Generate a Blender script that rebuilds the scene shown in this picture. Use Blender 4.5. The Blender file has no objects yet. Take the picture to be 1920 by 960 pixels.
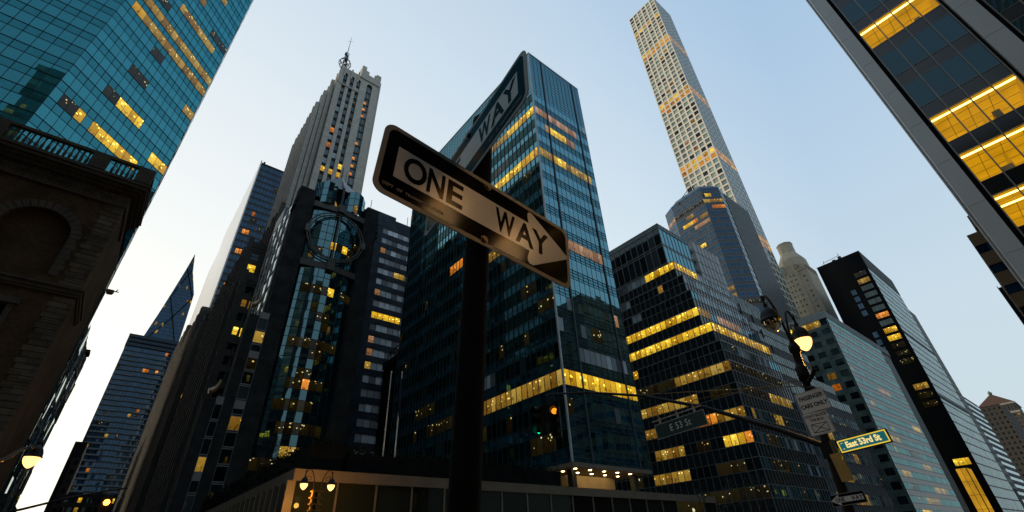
import bpy, math, random
from mathutils import Vector, Matrix
random.seed(7)
S = bpy.context.scene
C = S.collection
R = math.radians

# ------------------------------------------------------------------ camera
cd = bpy.data.cameras.new('camera'); cam = bpy.data.objects.new('camera', cd); C.objects.link(cam)
cd.sensor_width = 36; cd.lens = 863.555 / 1920 * 36; cd.clip_end = 6000; cd.clip_start = .05
right = Vector((0.63083738, 0.77464826, -0.04432025))
down = Vector((-0.4526132, 0.32098955, -0.83192968))
fwd = Vector((-0.63022654, 0.54487227, 0.55310824))
M = Matrix((right, -down, -fwd)).transposed().to_4x4(); M.translation = (0, 0, 1.6)
cam.matrix_world = M
S.camera = cam

# ------------------------------------------------------------------ sky, sun, exposure
SUN_AZ = R(255)      # clockwise from north (+Y): afterglow in the west, down the cross street
w = bpy.data.worlds.new("World"); S.world = w; w.use_nodes = True
nt = w.node_tree; nt.nodes.clear()
def wn(t, **k):
    n = nt.nodes.new(t)
    for a, b in k.items(): setattr(n, a, b)
    return n
out = wn('ShaderNodeOutputWorld'); bg = wn('ShaderNodeBackground'); sky = wn('ShaderNodeTexSky')
sky.sky_type = 'NISHITA'; sky.sun_disc = False; sky.sun_elevation = R(4); sky.sun_rotation = SUN_AZ
sky.air_density = 1.0; sky.dust_density = 1.2; sky.ozone_density = 2.0
hs = wn('ShaderNodeHueSaturation'); hs.inputs['Saturation'].default_value = .7
nt.links.new(sky.outputs[0], hs.inputs['Color'])
# dusk sky: blue overhead and east, paler towards the horizon, warm white towards the west
geo = wn('ShaderNodeTexCoord'); sx = wn('ShaderNodeSeparateXYZ'); nt.links.new(geo.outputs['Generated'], sx.inputs[0])
dw = wn('ShaderNodeVectorMath', operation='DOT_PRODUCT'); dw.inputs[1].default_value = (-.97, -.2, .1); nt.links.new(geo.outputs['Generated'], dw.inputs[0])
r1 = wn('ShaderNodeValToRGB'); nt.links.new(sx.outputs[2], r1.inputs[0]); e = r1.color_ramp.elements
e[0].position = .0; e[0].color = (.60, .70, .74, 1); e[1].position = 1.0; e[1].color = (.30, .47, .68, 1)
for p_, c_ in ((.29, (.585, .71, .79, 1)), (.55, (.49, .64, .79, 1)), (.82, (.375, .545, .75, 1))):
    q_ = e.new(p_); q_.color = c_
r2 = wn('ShaderNodeValToRGB'); nt.links.new(dw.outputs['Value'], r2.inputs[0]); e = r2.color_ramp.elements
e[0].position = 0; e[0].color = (0, 0, 0, 1); e[1].position = 1; e[1].color = (.62, .44, .20, 1)
for p_, c_ in ((.3, (.165, .135, .07, 1)), (.65, (.30, .23, .11, 1)), (.9, (.42, .30, .14, 1))):
    q_ = e.new(p_); q_.color = c_
ad = wn('ShaderNodeVectorMath', operation='ADD'); nt.links.new(r1.outputs[0], ad.inputs[0]); nt.links.new(r2.outputs[0], ad.inputs[1])
m1 = wn('ShaderNodeVectorMath', operation='SCALE'); nt.links.new(hs.outputs[0], m1.inputs[0]); m1.inputs['Scale'].default_value = .012
ad2 = wn('ShaderNodeVectorMath', operation='ADD'); nt.links.new(ad.outputs[0], ad2.inputs[0]); nt.links.new(m1.outputs[0], ad2.inputs[1])
r3 = wn('ShaderNodeMapRange'); nt.links.new(dw.outputs['Value'], r3.inputs[0]); r3.inputs[1].default_value = -1; r3.inputs[2].default_value = -.18; r3.inputs[3].default_value = .40; r3.inputs[4].default_value = 1.0
sy = wn('ShaderNodeMapRange'); nt.links.new(sx.outputs[1], sy.inputs[0]); sy.inputs[1].default_value = -.9; sy.inputs[2].default_value = -.1; sy.inputs[3].default_value = .58; sy.inputs[4].default_value = 1.0
mu_ = wn('ShaderNodeMath', operation='MULTIPLY'); nt.links.new(r3.outputs[0], mu_.inputs[0]); nt.links.new(sy.outputs[0], mu_.inputs[1])
nt.links.new(ad2.outputs[0], bg.inputs[0]); nt.links.new(mu_.outputs[0], bg.inputs[1])
nt.links.new(bg.outputs[0], out.inputs[0])
sl = bpy.data.lights.new('sun', 'SUN'); sun = bpy.data.objects.new('sun', sl); C.objects.link(sun)
sl.energy = 2.3; sl.angle = R(8); sl.color = (1, .80, .55)
sun.rotation_euler = (R(84.5), 0, math.pi - R(238))
S.view_settings.view_transform = 'Standard'; S.view_settings.look = 'None'
S.view_settings.gamma = 1; S.view_settings.use_curve_mapping = False
S.view_settings.exposure = 0.0
S.render.engine = 'CYCLES'
S.cycles.max_bounces = 5; S.cycles.diffuse_bounces = 2; S.cycles.glossy_bounces = 3; S.cycles.transmission_bounces = 3
S.cycles.caustics_reflective = False; S.cycles.caustics_refractive = False
S.cycles.use_denoising = True; S.cycles.sample_clamp_indirect = 3

# ------------------------------------------------------------------ materials
def newmat(name):
    m = bpy.data.materials.new(name); m.use_nodes = True; m.node_tree.nodes.clear(); return m, m.node_tree
def N(t, ty, **k):
    n = t.nodes.new(ty)
    for a, b in k.items(): setattr(n, a, b)
    return n
def math_n(t, op, a, b=None, c=None):
    n = N(t, 'ShaderNodeMath', operation=op)
    for i, v in enumerate((a, b, c)):
        if v is None: continue
        if isinstance(v, (int, float)): n.inputs[i].default_value = v
        else: t.links.new(v, n.inputs[i])
    return n.outputs[0]
def ramp(t, f, stops):
    r = N(t, 'ShaderNodeValToRGB'); e = r.color_ramp.elements
    while len(e) < len(stops): e.new(.5)
    for el, (p, c) in zip(e, stops):
        el.position = p; el.color = (*c, 1) if len(c) == 3 else c
    t.links.new(f, r.inputs[0]); return r.outputs[0]
def cell_noise(t, salt=0.0):
    uv = N(t, 'ShaderNodeUVMap'); s = N(t, 'ShaderNodeVectorMath', operation='FLOOR')
    t.links.new(uv.outputs[0], s.inputs[0])
    wn_ = N(t, 'ShaderNodeTexWhiteNoise', noise_dimensions='4D'); wn_.inputs['W'].default_value = salt
    t.links.new(s.outputs[0], wn_.inputs['Vector']); return uv.outputs[0], wn_.outputs['Value']
def principled(t, **k):
    p = N(t, 'ShaderNodeBsdfPrincipled')
    for a, v in k.items():
        i = p.inputs[a.replace('_', ' ')]
        if hasattr(v, 'is_linked') or isinstance(v, bpy.types.NodeSocket): t.links.new(v, i)
        else: i.default_value = (*v, 1) if isinstance(v, tuple) and len(v) == 3 else v
    o = N(t, 'ShaderNodeOutputMaterial'); t.links.new(p.outputs[0], o.inputs[0]); return p

def rough_mat(name, col, var=.18, scale=.6, rough=.75, metal=0., fine=9., spec=.3, bump=0.0):
    """weathered surface: object-space noise at two scales varies the base colour"""
    m, t = newmat(name)
    co = N(t, 'ShaderNodeTexCoord').outputs['Object']
    a = N(t, 'ShaderNodeTexNoise'); a.inputs['Scale'].default_value = scale; a.inputs['Detail'].default_value = 5
    b = N(t, 'ShaderNodeTexNoise'); b.inputs['Scale'].default_value = fine; b.inputs['Detail'].default_value = 3
    t.links.new(co, a.inputs[0]); t.links.new(co, b.inputs[0])
    s = math_n(t, 'ADD', math_n(t, 'MULTIPLY', a.outputs[0], .65), math_n(t, 'MULTIPLY', b.outputs[0], .35))
    c = ramp(t, s, [(.3, tuple(x * (1 - var) for x in col)), (.7, tuple(min(1, x * (1 + var)) for x in col))])
    p = principled(t, Base_Color=c, Roughness=rough, Metallic=metal, Specular_IOR_Level=spec)
    if bump:
        bm = N(t, 'ShaderNodeBump'); bm.inputs['Strength'].default_value = bump; bm.inputs['Distance'].default_value = .02
        t.links.new(b.outputs[0], bm.inputs['Height']); t.links.new(bm.outputs[0], p.inputs['Normal'])
    return m
def block_mat(name, col, mortar, bw, bh, var=.25, rough=.8, off=.5, ms=.02, soft=0):
    """courses of brick or stone blocks laid in face UVs given in metres"""
    m, t = newmat(name)
    uv = N(t, 'ShaderNodeUVMap').outputs[0]
    br = N(t, 'ShaderNodeTexBrick'); br.offset = off
    br.inputs['Scale'].default_value = 1; br.inputs['Brick Width'].default_value = bw; br.inputs['Row Height'].default_value = bh
    br.inputs['Mortar Size'].default_value = ms; br.inputs['Bias'].default_value = 0
    br.inputs['Color1'].default_value = (*[x * (1 - var) for x in col], 1); br.inputs['Color2'].default_value = (*[x * (1 + var) for x in col], 1)
    br.inputs['Mortar'].default_value = (*mortar, 1)
    t.links.new(uv, br.inputs['Vector'])
    nz = N(t, 'ShaderNodeTexNoise'); nz.inputs['Scale'].default_value = .35; nz.inputs['Detail'].default_value = 6
    t.links.new(uv, nz.inputs[0])
    mx = N(t, 'ShaderNodeMix', data_type='RGBA', blend_type='MULTIPLY'); mx.inputs[0].default_value = 1
    t.links.new(br.outputs[0], mx.inputs[6]); t.links.new(ramp(t, nz.outputs[0], [(.3, (.88, .88, .88) if soft else (.6, .6, .6)), (.7, (1.08, 1.08, 1.08) if soft else (1.25, 1.25, 1.25))]), mx.inputs[7])
    principled(t, Base_Color=mx.outputs[2], Roughness=rough, Specular_IOR_Level=.12)
    return m
def glass_mat(name, inner, tint, ior=1.9, rough=.015, wave=.12, blinds=.0):
    """window pane seen from the street: dark room behind a coated reflecting sheet"""
    m, t = newmat(name)
    uv, rnd = cell_noise(t, 1.3)
    hi = tuple(x * 2.2 for x in inner); lo = tuple(x * .4 for x in inner)
    stops = [(0, lo), (.8, hi)]
    if blinds: stops += [(.93, hi), (.96, blinds)] if isinstance(blinds, tuple) else []
    col = ramp(t, rnd, stops)
    d = N(t, 'ShaderNodeBsdfDiffuse'); t.links.new(col, d.inputs[0])
    g = N(t, 'ShaderNodeBsdfGlossy'); g.inputs['Color'].default_value = (*tint, 1); g.inputs['Roughness'].default_value = rough
    fr = N(t, 'ShaderNodeFresnel'); fr.inputs[0].default_value = ior
    co = N(t, 'ShaderNodeTexCoord').outputs['Object']
    nz = N(t, 'ShaderNodeTexNoise'); nz.inputs['Scale'].default_value = .45; nz.inputs['Detail'].default_value = 1
    t.links.new(co, nz.inputs[0])
    b = N(t, 'ShaderNodeBump'); b.inputs['Strength'].default_value = wave; b.inputs['Distance'].default_value = .05
    t.links.new(nz.outputs[0], b.inputs['Height']); t.links.new(b.outputs[0], g.inputs['Normal'])
    mx = N(t, 'ShaderNodeMixShader'); t.links.new(fr.outputs[0], mx.inputs[0])
    t.links.new(d.outputs[0], mx.inputs[1]); t.links.new(g.outputs[0], mx.inputs[2])
    o = N(t, 'ShaderNodeOutputMaterial'); t.links.new(mx.outputs[0], o.inputs[0]); return m
def lit_mat(name, col, strength, spot=3.0, tint=(.6, .7, .75), fill=1.0, spots=(1.7, 3.1), dens=.2):
    """lit room behind glass: uneven warm light falling off below the ceiling, dark furniture and people, fixtures as bright dashes"""
    m, t = newmat(name)
    uv, rnd = cell_noise(t, 4.1)
    vm = N(t, 'ShaderNodeVectorMath', operation='MULTIPLY'); vm.inputs[1].default_value = (*spots, 1); t.links.new(uv, vm.inputs[0])
    vo = N(t, 'ShaderNodeTexVoronoi'); vo.inputs['Scale'].default_value = 1; t.links.new(vm.outputs[0], vo.inputs['Vector'])
    fr_ = N(t, 'ShaderNodeVectorMath', operation='FRACTION'); t.links.new(uv, fr_.inputs[0]); sx_ = N(t, 'ShaderNodeSeparateXYZ'); t.links.new(fr_.outputs[0], sx_.inputs[0]); v = sx_.outputs[1]
    up = math_n(t, 'GREATER_THAN', v, .45)
    sp = math_n(t, 'MULTIPLY', math_n(t, 'LESS_THAN', vo.outputs['Distance'], dens), up)
    nz = N(t, 'ShaderNodeTexNoise'); nz.inputs['Scale'].default_value = 2.3; nz.inputs['Detail'].default_value = 5; t.links.new(uv, nz.inputs[0])
    stuff = math_n(t, 'MULTIPLY', math_n(t, 'GREATER_THAN', nz.outputs[0], .56), math_n(t, 'LESS_THAN', v, .5))
    base = math_n(t, 'MULTIPLY', math_n(t, 'ADD', math_n(t, 'MULTIPLY', rnd, .75), .45), math_n(t, 'ADD', math_n(t, 'MULTIPLY', nz.outputs[0], .8), math_n(t, 'ADD', math_n(t, 'MULTIPLY', v, .3), .42)))
    base = math_n(t, 'MULTIPLY', base, math_n(t, 'SUBTRACT', 1.0, math_n(t, 'MULTIPLY', stuff, .6)))
    st = math_n(t, 'ADD', math_n(t, 'MULTIPLY', base, strength * fill), math_n(t, 'MULTIPLY', sp, strength * spot))
    e = N(t, 'ShaderNodeEmission'); t.links.new(st, e.inputs[1])
    t.links.new(ramp(t, math_n(t, 'ADD', math_n(t, 'MULTIPLY', rnd, .6), math_n(t, 'MULTIPLY', sp, .5)), [(0, (col[0], col[1] * .78, col[2] * .6)), (.5, col), (1, (col[0], min(1, col[1] * 1.25), min(1, col[2] * 3 + .05)))]), e.inputs[0])
    g = N(t, 'ShaderNodeBsdfGlossy'); g.inputs['Color'].default_value = (*tint, 1); g.inputs['Roughness'].default_value = .02
    fr = N(t, 'ShaderNodeFresnel'); fr.inputs[0].default_value = 1.5
    mx = N(t, 'ShaderNodeMixShader'); t.links.new(fr.outputs[0], mx.inputs[0])
    t.links.new(e.outputs[0], mx.inputs[1]); t.links.new(g.outputs[0], mx.inputs[2])
    o = N(t, 'ShaderNodeOutputMaterial'); t.links.new(mx.outputs[0], o.inputs[0]); return m
def glow_mat(name, col, s):
    """evenly glowing surface with soft unevenness"""
    m, t = newmat(name); co = N(t, 'ShaderNodeTexCoord').outputs['Object']; nz = N(t, 'ShaderNodeTexNoise'); nz.inputs['Scale'].default_value = .6; t.links.new(co, nz.inputs[0])
    e = N(t, 'ShaderNodeEmission'); e.inputs[0].default_value = (*col, 1); t.links.new(math_n(t, 'MULTIPLY', math_n(t, 'ADD', nz.outputs[0], .45), s), e.inputs[1])
    o = N(t, 'ShaderNodeOutputMaterial'); t.links.new(e.outputs[0], o.inputs[0]); return m
def emit_mat(name, col, s):
    m, t = newmat(name); e = N(t, 'ShaderNodeEmission'); e.inputs[0].default_value = (*col, 1); e.inputs[1].default_value = s
    o = N(t, 'ShaderNodeOutputMaterial'); t.links.new(e.outputs[0], o.inputs[0]); return m

LB = lit_mat('lit_bright', (1, .62, .035), .88, 2.4, dens=.24)
LM = lit_mat('lit_medium', (.95, .58, .08), .36, 3.2, dens=.2)
LD = lit_mat('lit_dim', (.80, .58, .12), .016, 60.0, dens=.19)
LO = lit_mat('lit_orange', (1, .33, .03), .7, 2.0)
GOLD = lit_mat('gold_plant_floor', (1, .60, .05), 1.0, .35, dens=.3); GOLD2 = lit_mat('orange_plant_floor', (1, .44, .035), .95, .4, dens=.3)
PALE = glass_mat('blind_behind_glass', (.30, .36, .38), (.8, .9, .95), 1.6)
WARMP = lit_mat('warm_blind', (.9, .5, .25), .42, .6)
def pset(g): return [g, LB, LM, LD, LO, PALE, WARMP]
G_TEAL = glass_mat('teal_glass', (.003, .045, .055), (.20, .85, .98), 3.2, blinds=(.03, .10, .11), wave=.04)
G_LEVER = glass_mat('blue_green_glass', (.008, .045, .06), (.40, .84, .98), 5.0, blinds=(.03, .11, .13), wave=.10)
G_LEVS = glass_mat('dark_green_glass', (.002, .010, .010), (.34, .66, .66), 1.5, blinds=(.02, .055, .05))
G_DARK = glass_mat('dark_glass', (.006, .011, .013), (.6, .8, .85), 1.65, blinds=(.06, .08, .08))
G_BLACK = glass_mat('black_glass', (.002, .003, .004), (.4, .6, .7), 1.35)
G_BLUE = glass_mat('blue_glass', (.006, .02, .045), (.45, .72, 1.0), 2.0, blinds=(.03, .06, .10))
G_SKY = glass_mat('pale_reflecting_glass', (.04, .07, .08), (.85, .97, 1.0), 3.2, blinds=(.10, .14, .15))
G_CYAN = glass_mat('cyan_mirror_glass', (.003, .012, .016), (.50, .92, 1.0), 3.0, wave=.10)
G_GREY = glass_mat('grey_window_glass', (.03, .045, .045), (.75, .9, .9), 1.8, blinds=(.22, .26, .25))
M_MULL = rough_mat('dark_mullion_metal', (.05, .055, .055), rough=.45, metal=.3)
M_ALU = rough_mat('aluminium_trim', (.30, .31, .31), rough=.4, metal=.5)
M_LALU = rough_mat('pale_aluminium_trim', (.5, .52, .52), rough=.45, metal=.4)
M_DARKP = rough_mat('dark_spandrel', (.012, .018, .02), rough=.35, spec=.5)
M_BLK = rough_mat('black_cladding', (.007, .008, .009), rough=.85, spec=.12)
M_CORE = rough_mat('dark_core', (.02, .022, .024))
M_ROOF = rough_mat('roof_gravel', (.06, .06, .06))

# ------------------------------------------------------------------ mesh builder
class MB:
    def __init__(s): s.v = []; s.f = []; s.m = []; s.uv = []
    def quad(s, pts, mi=0, uvs=None):
        i = len(s.v); s.v += [tuple(p) for p in pts]; s.f.append(tuple(range(i, i + len(pts)))); s.m.append(mi)
        if uvs is None:
            p0 = Vector(pts[0]); e = Vector(pts[1]) - p0; n = e.cross(Vector(pts[-1]) - p0)
            if n.length < 1e-12: n = Vector((0, 0, 1))
            n.normalize()
            if abs(n.z) < .9:
                ux = Vector((0, 0, 1)).cross(n); ux.normalize(); uz = n.cross(ux)
            else: ux, uz = Vector((1, 0, 0)), Vector((0, 1, 0))
            uvs = [(Vector(p).dot(ux), Vector(p).dot(uz)) for p in pts]
        s.uv += list(uvs)
    def box(s, x0, y0, z0, x1, y1, z1, mi=0, fr=None):
        """fr = (origin, ux, uy, uz) local frame"""
        o, a, b, c = fr or (Vector((0, 0, 0)), Vector((1, 0, 0)), Vector((0, 1, 0)), Vector((0, 0, 1)))
        P = lambda x, y, z: o + a * x + b * y + c * z
        p = [P(x0, y0, z0), P(x1, y0, z0), P(x1, y1, z0), P(x0, y1, z0), P(x0, y0, z1), P(x1, y0, z1), P(x1, y1, z1), P(x0, y1, z1)]
        for q in ((0, 3, 2, 1), (4, 5, 6, 7), (0, 1, 5, 4), (1, 2, 6, 5), (2, 3, 7, 6), (3, 0, 4, 7)):
            s.quad([p[k] for k in q], mi)
    def prism(s, poly, z0, z1, mi=0, top=None):
        """poly counter-clockwise; top: polygon at z1 (tapered)"""
        t = top or poly; n = len(poly)
        for i in range(n):
            j = (i + 1) % n
            s.quad([(*poly[i], z0), (*poly[j], z0), (*t[j], z1), (*t[i], z1)], mi)
        s.quad([(*p, z1) for p in t], mi); s.quad([(*p, z0) for p in reversed(poly)], mi)
    def tube(s, pts, rad, seg=10, mi=0, cap=True):
        pts = [Vector(p) for p in pts]; rads = rad if isinstance(rad, (list, tuple)) else [rad] * len(pts); rings = []
        ref = None
        for i, p in enumerate(pts):
            d = (pts[min(i + 1, len(pts) - 1)] - pts[max(i - 1, 0)]).normalized()
            if ref is None: ref = Vector((0, 0, 1)) if abs(d.z) < .9 else Vector((1, 0, 0))
            a = d.cross(ref); a.normalize(); b = d.cross(a); ref = -b if False else ref
            base = len(s.v)
            for k in range(seg):
                th = 2 * math.pi * k / seg; s.v.append(tuple(p + (a * math.cos(th) + b * math.sin(th)) * rads[i]))
            rings.append(base)
        for r0, r1 in zip(rings, rings[1:]):
            for k in range(seg):
                l = (k + 1) % seg; s.f.append((r0 + k, r0 + l, r1 + l, r1 + k)); s.m.append(mi); s.uv += [(0, 0), (1, 0), (1, 1), (0, 1)]
        if cap:
            for r0 in (rings[0], rings[-1]):
                s.f.append(tuple(r0 + k for k in range(seg))); s.m.append(mi); s.uv += [(0, 0)] * seg
    def lathe(s, prof, o, axis=None, seg=20, mi=0):
        """prof = [(radius, height)] about the vertical through o"""
        o = Vector(o); rings = []
        for r_, h in prof:
            b = len(s.v); rings.append(b)
            for k in range(seg):
                th = 2 * math.pi * k / seg; s.v.append((o.x + r_ * math.cos(th), o.y + r_ * math.sin(th), o.z + h))
        for r0, r1 in zip(rings, rings[1:]):
            for k in range(seg):
                l = (k + 1) % seg; s.f.append((r0 + k, r0 + l, r1 + l, r1 + k)); s.m.append(mi); s.uv += [(0, 0), (1, 0), (1, 1), (0, 1)]
    def build(s, name, mats, parent=None, smooth=False):
        me = bpy.data.meshes.new(name); me.from_pydata(s.v, [], s.f)
        mats = mats if isinstance(mats, (list, tuple)) else [mats]
        for m in mats: me.materials.append(m)
        me.polygons.foreach_set('material_index', s.m)
        if smooth: me.polygons.foreach_set('use_smooth', [True] * len(s.f))
        uv = me.uv_layers.new(name='UVMap'); flat = [c for q in s.uv for c in q]
        if len(flat) == len(uv.data) * 2: uv.data.foreach_set('uv', flat)
        me.update()
        o = bpy.data.objects.new(name, me); C.objects.link(o)
        if parent is not None: o.parent = parent; o.matrix_parent_inverse = Matrix.Translation(-parent.location)
        return o
def tag(o, label=None, cat=None, group=None, kind=None):
    if label: o['label'] = label
    if cat: o['category'] = cat
    if group: o['group'] = group
    if kind: o['kind'] = kind
    return o
def thing(name, loc, label, cat, group=None):
    o = bpy.data.objects.new(name, None); C.objects.link(o); o.location = loc; o.matrix_world = Matrix.Translation(loc)
    o.empty_display_size = .5
    return tag(o, label, cat, group)
def one(name, mb, mats, label, cat, group=None, kind=None, smooth=False):
    return tag(mb.build(name, mats, None, smooth), label, cat, group, kind)
def text_obj(name, s, size, mat, parent, o, ux, uy, sx=1.0, bold=0.0, ext=.0015, align='CENTER', spacing=1.0):
    """lettering as a mesh lying in the plane ux,uy at o"""
    cu = bpy.data.curves.new(name, 'FONT'); cu.body = s; cu.size = size; cu.extrude = ext; cu.offset = bold
    cu.align_x = align; cu.align_y = 'CENTER'; cu.resolution_u = 4; cu.space_character = spacing
    tmp = bpy.data.objects.new('tmp', cu); C.objects.link(tmp)
    dg = bpy.context.evaluated_depsgraph_get(); dg.update()
    me = bpy.data.meshes.new_from_object(tmp.evaluated_get(dg)); bpy.data.objects.remove(tmp)
    me.name = name; me.materials.clear(); me.materials.append(mat)
    ux = Vector(ux).normalized(); uy = Vector(uy).normalized(); n = ux.cross(uy)
    T = Matrix((ux * sx, uy, n)).transposed().to_4x4(); T.translation = Vector(o)
    me.transform(T); ob = bpy.data.objects.new(name, me); C.objects.link(ob)
    if parent is not None: ob.parent = parent; ob.matrix_parent_inverse = Matrix.Translation(-parent.location)
    return ob

# ------------------------------------------------------------------ facade kit
class Wins:
    """collects the window pieces of one building: the hundred nearest become parts, the rest one part"""
    def __init__(s): s.l = []
    def add(s, mb, name, mats, c): s.l.append((((c[0]) ** 2 + c[1] ** 2 + (c[2] - 1.6) ** 2) / max(.01, mb_area(mb)), mb, name, mats))
    def finish(s, root, cap=100):
        s.l.sort(key=lambda q: q[0])
        for _, mb, name, mats in s.l[:cap]: mb.build(name, mats, root)
        rest = s.l[cap:]
        if rest:
            big = MB(); mats = []
            for _, mb, name, ms in rest:
                off = len(big.v); big.v += mb.v; big.uv += mb.uv
                idx = []
                for m in ms:
                    if m not in mats: mats.append(m)
                    idx.append(mats.index(m))
                big.f += [tuple(i + off for i in f) for f in mb.f]; big.m += [idx[k] for k in mb.m]
            o = big.build(rest[0][2] + '_rows', mats, root); o['kind'] = 'stuff'
def mb_area(mb):
    a = 0
    for f in mb.f: 
        p = [Vector(mb.v[i]) for i in f[:4]]; a += (p[2] - p[0]).cross(p[3] - p[1]).length / 2
    return a
class Fr:
    """vertical facade plane from A to B (left to right seen from outside)"""
    def __init__(s, A, B):
        s.A = Vector((A[0], A[1], 0)); d = Vector((B[0], B[1], 0)) - s.A; s.W = d.length; s.d = d.normalized()
        s.n = s.d.cross(Vector((0, 0, 1)))
    def P(s, u, z, o=0.): return s.A + s.d * u + s.n * o + Vector((0, 0, z))
    def fr(s): return (s.A, s.d, -s.n, Vector((0, 0, 1)))
def cell_lit(lit, k, b):
    for (b0, b1, mi) in lit.get(k, ()):
        if b0 <= b < b1: return mi
    return None
def facade(W, sk, A, B, z0, z1, nf, nb, pm, sp=.35, mull=.10, dep=.12, tr=.10, lit=None, pl=.02, kinds=(1, 2, 3, 4), tilt=.006, major=0, mdep=0, split=None, name='window_band', seed=0, mullevery=1, pale=0.):
    """curtain wall: per storey a spandrel strip and a window band of nb panes; vertical mullions stand proud.
    sk = dict of MB: 'spandrel','mullion'"""
    F = Fr(A, B); fh = (z1 - z0) / nf; bw = F.W / nb; rnd = random.Random(seed * 977 + int(z1 * 10) + nb); lit = lit or {}
    for k in range(nf):
        zb = z0 + k * fh; zs = zb + sp * fh; zt = zb + fh
        sk['spandrel'].quad([F.P(0, zb, -.03), F.P(F.W, zb, -.03), F.P(F.W, zs, -.03), F.P(0, zs, -.03)], 0)
        if tr:
            for zz in (zb, zs):
                sk['mullion'].box(0, -.05, zz - tr / 2, F.W, .08, zz + tr / 2, 0, F.fr())
        if split:
            zz = zs + (zt - zs) * split; sk['mullion'].box(0, -.03, zz - tr / 3, F.W, .06, zz + tr / 3, 0, F.fr())
        wb = MB()
        for b in range(nb):
            t = [rnd.uniform(-tilt, tilt) for _ in range(3)]
            mi = cell_lit(lit, k, b)
            if mi is None:
                r_ = rnd.random()
                mi = kinds[int(r_ / pl * len(kinds))] if r_ < pl else (5 if rnd.random() < pale else 0)
            elif mi < 0: mi = 0
            wb.quad([F.P(b * bw, zs, t[0]), F.P((b + 1) * bw, zs, t[1]), F.P((b + 1) * bw, zt, t[1] + t[2]), F.P(b * bw, zt, t[0] + t[2])], mi,
                    [(b + seed * 50, k), (b + 1 + seed * 50, k), (b + 1 + seed * 50, k + 1), (b + seed * 50, k + 1)])
        c = F.P(F.W / 2, zt); W.add(wb, name, pm, c)
    for b in range(0, nb + 1, mullevery):
        mj = major and b % major == 0
        hw = mull / 2 * (1.8 if mj else 1)
        sk['mullion'].box(b * bw - hw, -(mdep if mj else dep), z0, b * bw + hw, .05, z1, 0, F.fr())
def punched(W, sk, A, B, z0, z1, nf, nb, ww, wh, pm, reveal=.35, lit=None, pl=.02, kinds=(1, 2, 3), sash=True, name='window', seed=0, pale=0., margin=0., v0=.5):
    """masonry wall with one window opening per cell, glazed behind a real reveal"""
    F = Fr(A, B); fh = (z1 - z0) / nf; bw = (F.W - 2 * margin) / nb; rnd = random.Random(seed * 31 + nb); lit = lit or {}; wl = sk['wall']
    if margin:
        for a, b in ((0, margin), (F.W - margin, F.W)): wl.quad([F.P(a, z0), F.P(b, z0), F.P(b, z1), F.P(a, z1)])
    for k in range(nf):
        zb = z0 + k * fh; w0 = zb + (fh - wh) * v0; w1 = w0 + wh
        wl.quad([F.P(margin, zb), F.P(F.W - margin, zb), F.P(F.W - margin, w0), F.P(margin, w0)])
        wl.quad([F.P(margin, w1), F.P(F.W - margin, w1), F.P(F.W - margin, zb + fh), F.P(margin, zb + fh)])
        for b in range(nb):
            u = margin + b * bw; a = u + (bw - ww) / 2; c = a + ww
            wl.quad([F.P(u, w0), F.P(a, w0), F.P(a, w1), F.P(u, w1)]); wl.quad([F.P(c, w0), F.P(u + bw, w0), F.P(u + bw, w1), F.P(c, w1)])
            wl.quad([F.P(a, w0, -reveal), F.P(c, w0, -reveal), F.P(c, w0), F.P(a, w0)]); wl.quad([F.P(a, w1), F.P(c, w1), F.P(c, w1, -reveal), F.P(a, w1, -reveal)])
            wl.quad([F.P(a, w0), F.P(a, w1), F.P(a, w1, -reveal), F.P(a, w0, -reveal)]); wl.quad([F.P(c, w0, -reveal), F.P(c, w1, -reveal), F.P(c, w1), F.P(c, w0)])
            mi = cell_lit(lit, k, b)
            if mi is None:
                r_ = rnd.random(); mi = kinds[int(r_ / pl * len(kinds))] if r_ < pl else (5 if rnd.random() < pale else 0)
            elif mi < 0: mi = 0
            q = MB(); o = -reveal; t = rnd.uniform(-.01, .01)
            halves = [(w0, (w0 + w1) / 2, o), ((w0 + w1) / 2, w1, o + .05)] if sash else [(w0, w1, o)]
            for h, (p, r2, oo) in enumerate(halves):
                q.quad([F.P(a, p, oo + t), F.P(c, p, oo - t), F.P(c, r2, oo - t), F.P(a, r2, oo + t)], mi, [(b + seed * 40, k + h * .5), (b + 1 + seed * 40, k + h * .5), (b + 1 + seed * 40, k + .5 + h * .5), (b + seed * 40, k + .5 + h * .5)])
            if sash: q.box(a, reveal - .1, (w0 + w1) / 2 - .04, c, reveal - .03, (w0 + w1) / 2 + .04, len(pm) - 1, F.fr())
            W.add(q, name, pm, F.P(u, w0))
def SK(): return {'spandrel': MB(), 'mullion': MB(), 'wall': MB()}
def core(root, boxes, mat=None, name='wall', inset=.15):
    mb = MB()
    for (x0, y0, z0, x1, y1, z1) in boxes: mb.box(x0 + inset, y0 + inset, z0, x1 - inset, y1 - inset, z1)
    return mb.build(name, mat or M_CORE, root)
def finish(root, W, sk, spm=None, mum=None, wam=None, cap=100):
    W.finish(root, cap)
    if sk['spandrel'].f: sk['spandrel'].build('spandrel', spm or M_DARKP, root)
    if sk['mullion'].f: sk['mullion'].build('mullion_grid', mum or M_MULL, root)
    if sk['wall'].f: sk['wall'].build('facade_wall', wam or M_CORE, root)

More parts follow.
